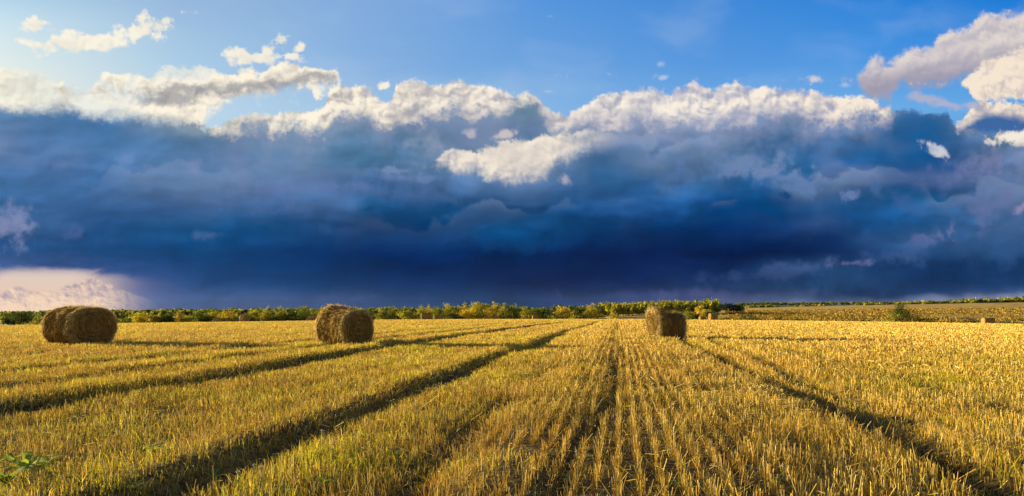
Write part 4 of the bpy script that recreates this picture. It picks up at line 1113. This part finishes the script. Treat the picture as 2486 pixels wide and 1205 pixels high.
_wr = np.random.default_rng(77)
for _k in range(34):
    _py = 745 + (1200 - 745) * _wr.uniform(0.28, 1.0); _px = _wr.uniform(10, 2476)
    _c = [(0.30, 0.34, 0.03), (0.18, 0.25, 0.03), (0.42, 0.42, 0.04)][_k % 3]
    weed(_px, _py, 6, _wr.uniform(.07, .13), _wr.uniform(.018, .03), _c, 'one of the small low green weeds scattered through the stubble', 200 + _k)
def m_white(g, nt, out):
    bs = nt.nodes.new('ShaderNodeBsdfPrincipled'); bs.inputs['Base Color'].default_value = (0.72, 0.68, 0.60, 1)
    bs.inputs['Roughness'].default_value = 0.9; nt.links.new(bs.outputs[0], out.inputs[0])
M_white = nodemat('petal', m_white)
def clover(px, py, seed):
    rng = np.random.default_rng(seed)
    Y = EYE * F / (py - HY); X = at(px, Y)
    root = empty('clover', (X, Y, zat(X, Y))); tag(root, 'small round white clover head in the foreground grass', 'clover', 'white clover heads in the grass')
    n = 60
    d = rng.normal(0, 1, (n, 3)); d /= np.linalg.norm(d, axis=1)[:, None]; d[:, 2] = np.abs(d[:, 2]) * .9 - .2
    c = np.array([0, 0, .15]); t = np.cross(d, rng.normal(0, 1, (n, 3))); t /= np.linalg.norm(t, axis=1)[:, None]
    a = c + d * .004; b = c + d * .016
    Q = np.stack([a - t * .002, a + t * .002, b + t * .004, b - t * .004], 1).reshape(-1, 3)
    mesh('flower_head', Q, np.arange(len(Q)).reshape(-1, 4), M_white, root)
    V = [(.002 * math.cos(k * 1.57), .002 * math.sin(k * 1.57), z) for z in (-.01, .148) for k in range(4)]
    mesh('stem', np.array(V), np.array([(k, (k + 1) % 4, 4 + (k + 1) % 4, 4 + k) for k in range(4)]), M_broad, root, colors=np.tile([[.16, .24, .04]], (8, 1)))
    Vs, Fs, Cs = [], [], []
    for i in range(5):
        V, Fq, C = leaf_strip((0, 0, .05 + .01 * i), i * 1.26, .04, .026, .3, .3, rng, (.14, .24, .04)); Fs.append(Fq + sum(len(v) for v in Vs)); Vs.append(V); Cs.append(C)
    mesh('leaves', np.concatenate(Vs), np.concatenate(Fs), M_broad, root, colors=np.concatenate(Cs), smooth=True)
for k, (px, py) in enumerate([(782, 1067), (618, 1164), (632, 1183), (579, 1194), (66, 1000), (811, 1115), (1400, 1134), (1900, 1172), (2474, 1092)]):
    clover(px, py, 60 + k)

def straw_heap(px, py, lx, ly, h, yaw, n, label, seed):
    rng = np.random.default_rng(seed)
    Y = EYE * F / (py - HY); X = at(px, Y)
    a = rng.random(n) * 6.283; r = np.sqrt(rng.random(n))
    ux, uy = r * np.cos(a) * lx / 2, r * np.sin(a) * ly / 2
    c, s_ = math.cos(yaw), math.sin(yaw)
    wx, wy = ux * c - uy * s_, ux * s_ + uy * c
    z = h * (1 - r ** 2) * rng.random(n) + zg(X + wx, Y + wy) - zat(X, Y) + .02
    P0 = np.stack([wx, wy, z], -1)
    da = yaw + rng.normal(0, .55, n)
    d = np.stack([np.cos(da), np.sin(da), rng.normal(0, .22, n)], -1); Ln = rng.uniform(.12, .40, (n, 1))
    side = np.cross(d, rng.normal(0, 1, (n, 3))); side /= np.linalg.norm(side, axis=1)[:, None]
    A = P0 - d * Ln / 2; B = P0 + d * Ln / 2; w = .0045
    Q = np.stack([A - side * w, A + side * w, B + side * w, B - side * w], 1).reshape(-1, 3)
    col = np.array([.68, .48, .15]) * rng.uniform(.6, 1.15, (n, 1))
    o = mesh('straw_heap', Q, np.arange(len(Q)).reshape(-1, 4), M_straw, colors=np.repeat(np.clip(col, 0, .85), 4, 0), loc=(X, Y, zat(X, Y)))
    tag(o, label, 'straw heap', 'heaps of dropped straw')
straw_heap(1850, 950, 2.0, .8, .09, 1.2, 1300, 'flattened pale heap of dropped straw beside the dark track right of centre', 1)
straw_heap(1925, 995, .9, .4, .10, .9, 500, 'smaller scatter of dropped straw just below the pale heap', 2)
straw_heap(1580, 826, 1.2, .8, .22, .3, 500, 'straw fallen at the shaggy left foot of the slumped right bale', 3)
straw_heap(2195, 846, .5, .3, .12, .3, 120, 'tiny dark tuft of straw alone at the right in the long bale shadow', 4)

# ------------------------------------------------------------------ haze
def build_haze():
    x0, x1, y0, y1, z0, z1 = -4100, 4100, -1300, 3600, -45, 48
    V = [(x, y, z) for z in (z0, z1) for y in (y0, y1) for x in (x0, x1)]
    Fq = [(0, 2, 3, 1), (4, 5, 7, 6), (0, 1, 5, 4), (2, 6, 7, 3), (0, 4, 6, 2), (1, 3, 7, 5)]
    m = bpy.data.materials.new('haze'); m.use_nodes = True; nt = m.node_tree; nt.nodes.clear()
    out = nt.nodes.new('ShaderNodeOutputMaterial'); v = nt.nodes.new('ShaderNodeVolumePrincipled')
    v.inputs['Color'].default_value = (0.80, 0.86, 0.95, 1); v.inputs['Density'].default_value = 0.000005
    v.inputs['Anisotropy'].default_value = 0.2
    nt.links.new(v.outputs[0], out.inputs['Volume'])
    o = mesh('haze', np.array(V, float), np.array(Fq), m)
    tag(o, 'thin evening haze over the far woods and ridges', 'haze', kind='stuff')
build_haze()
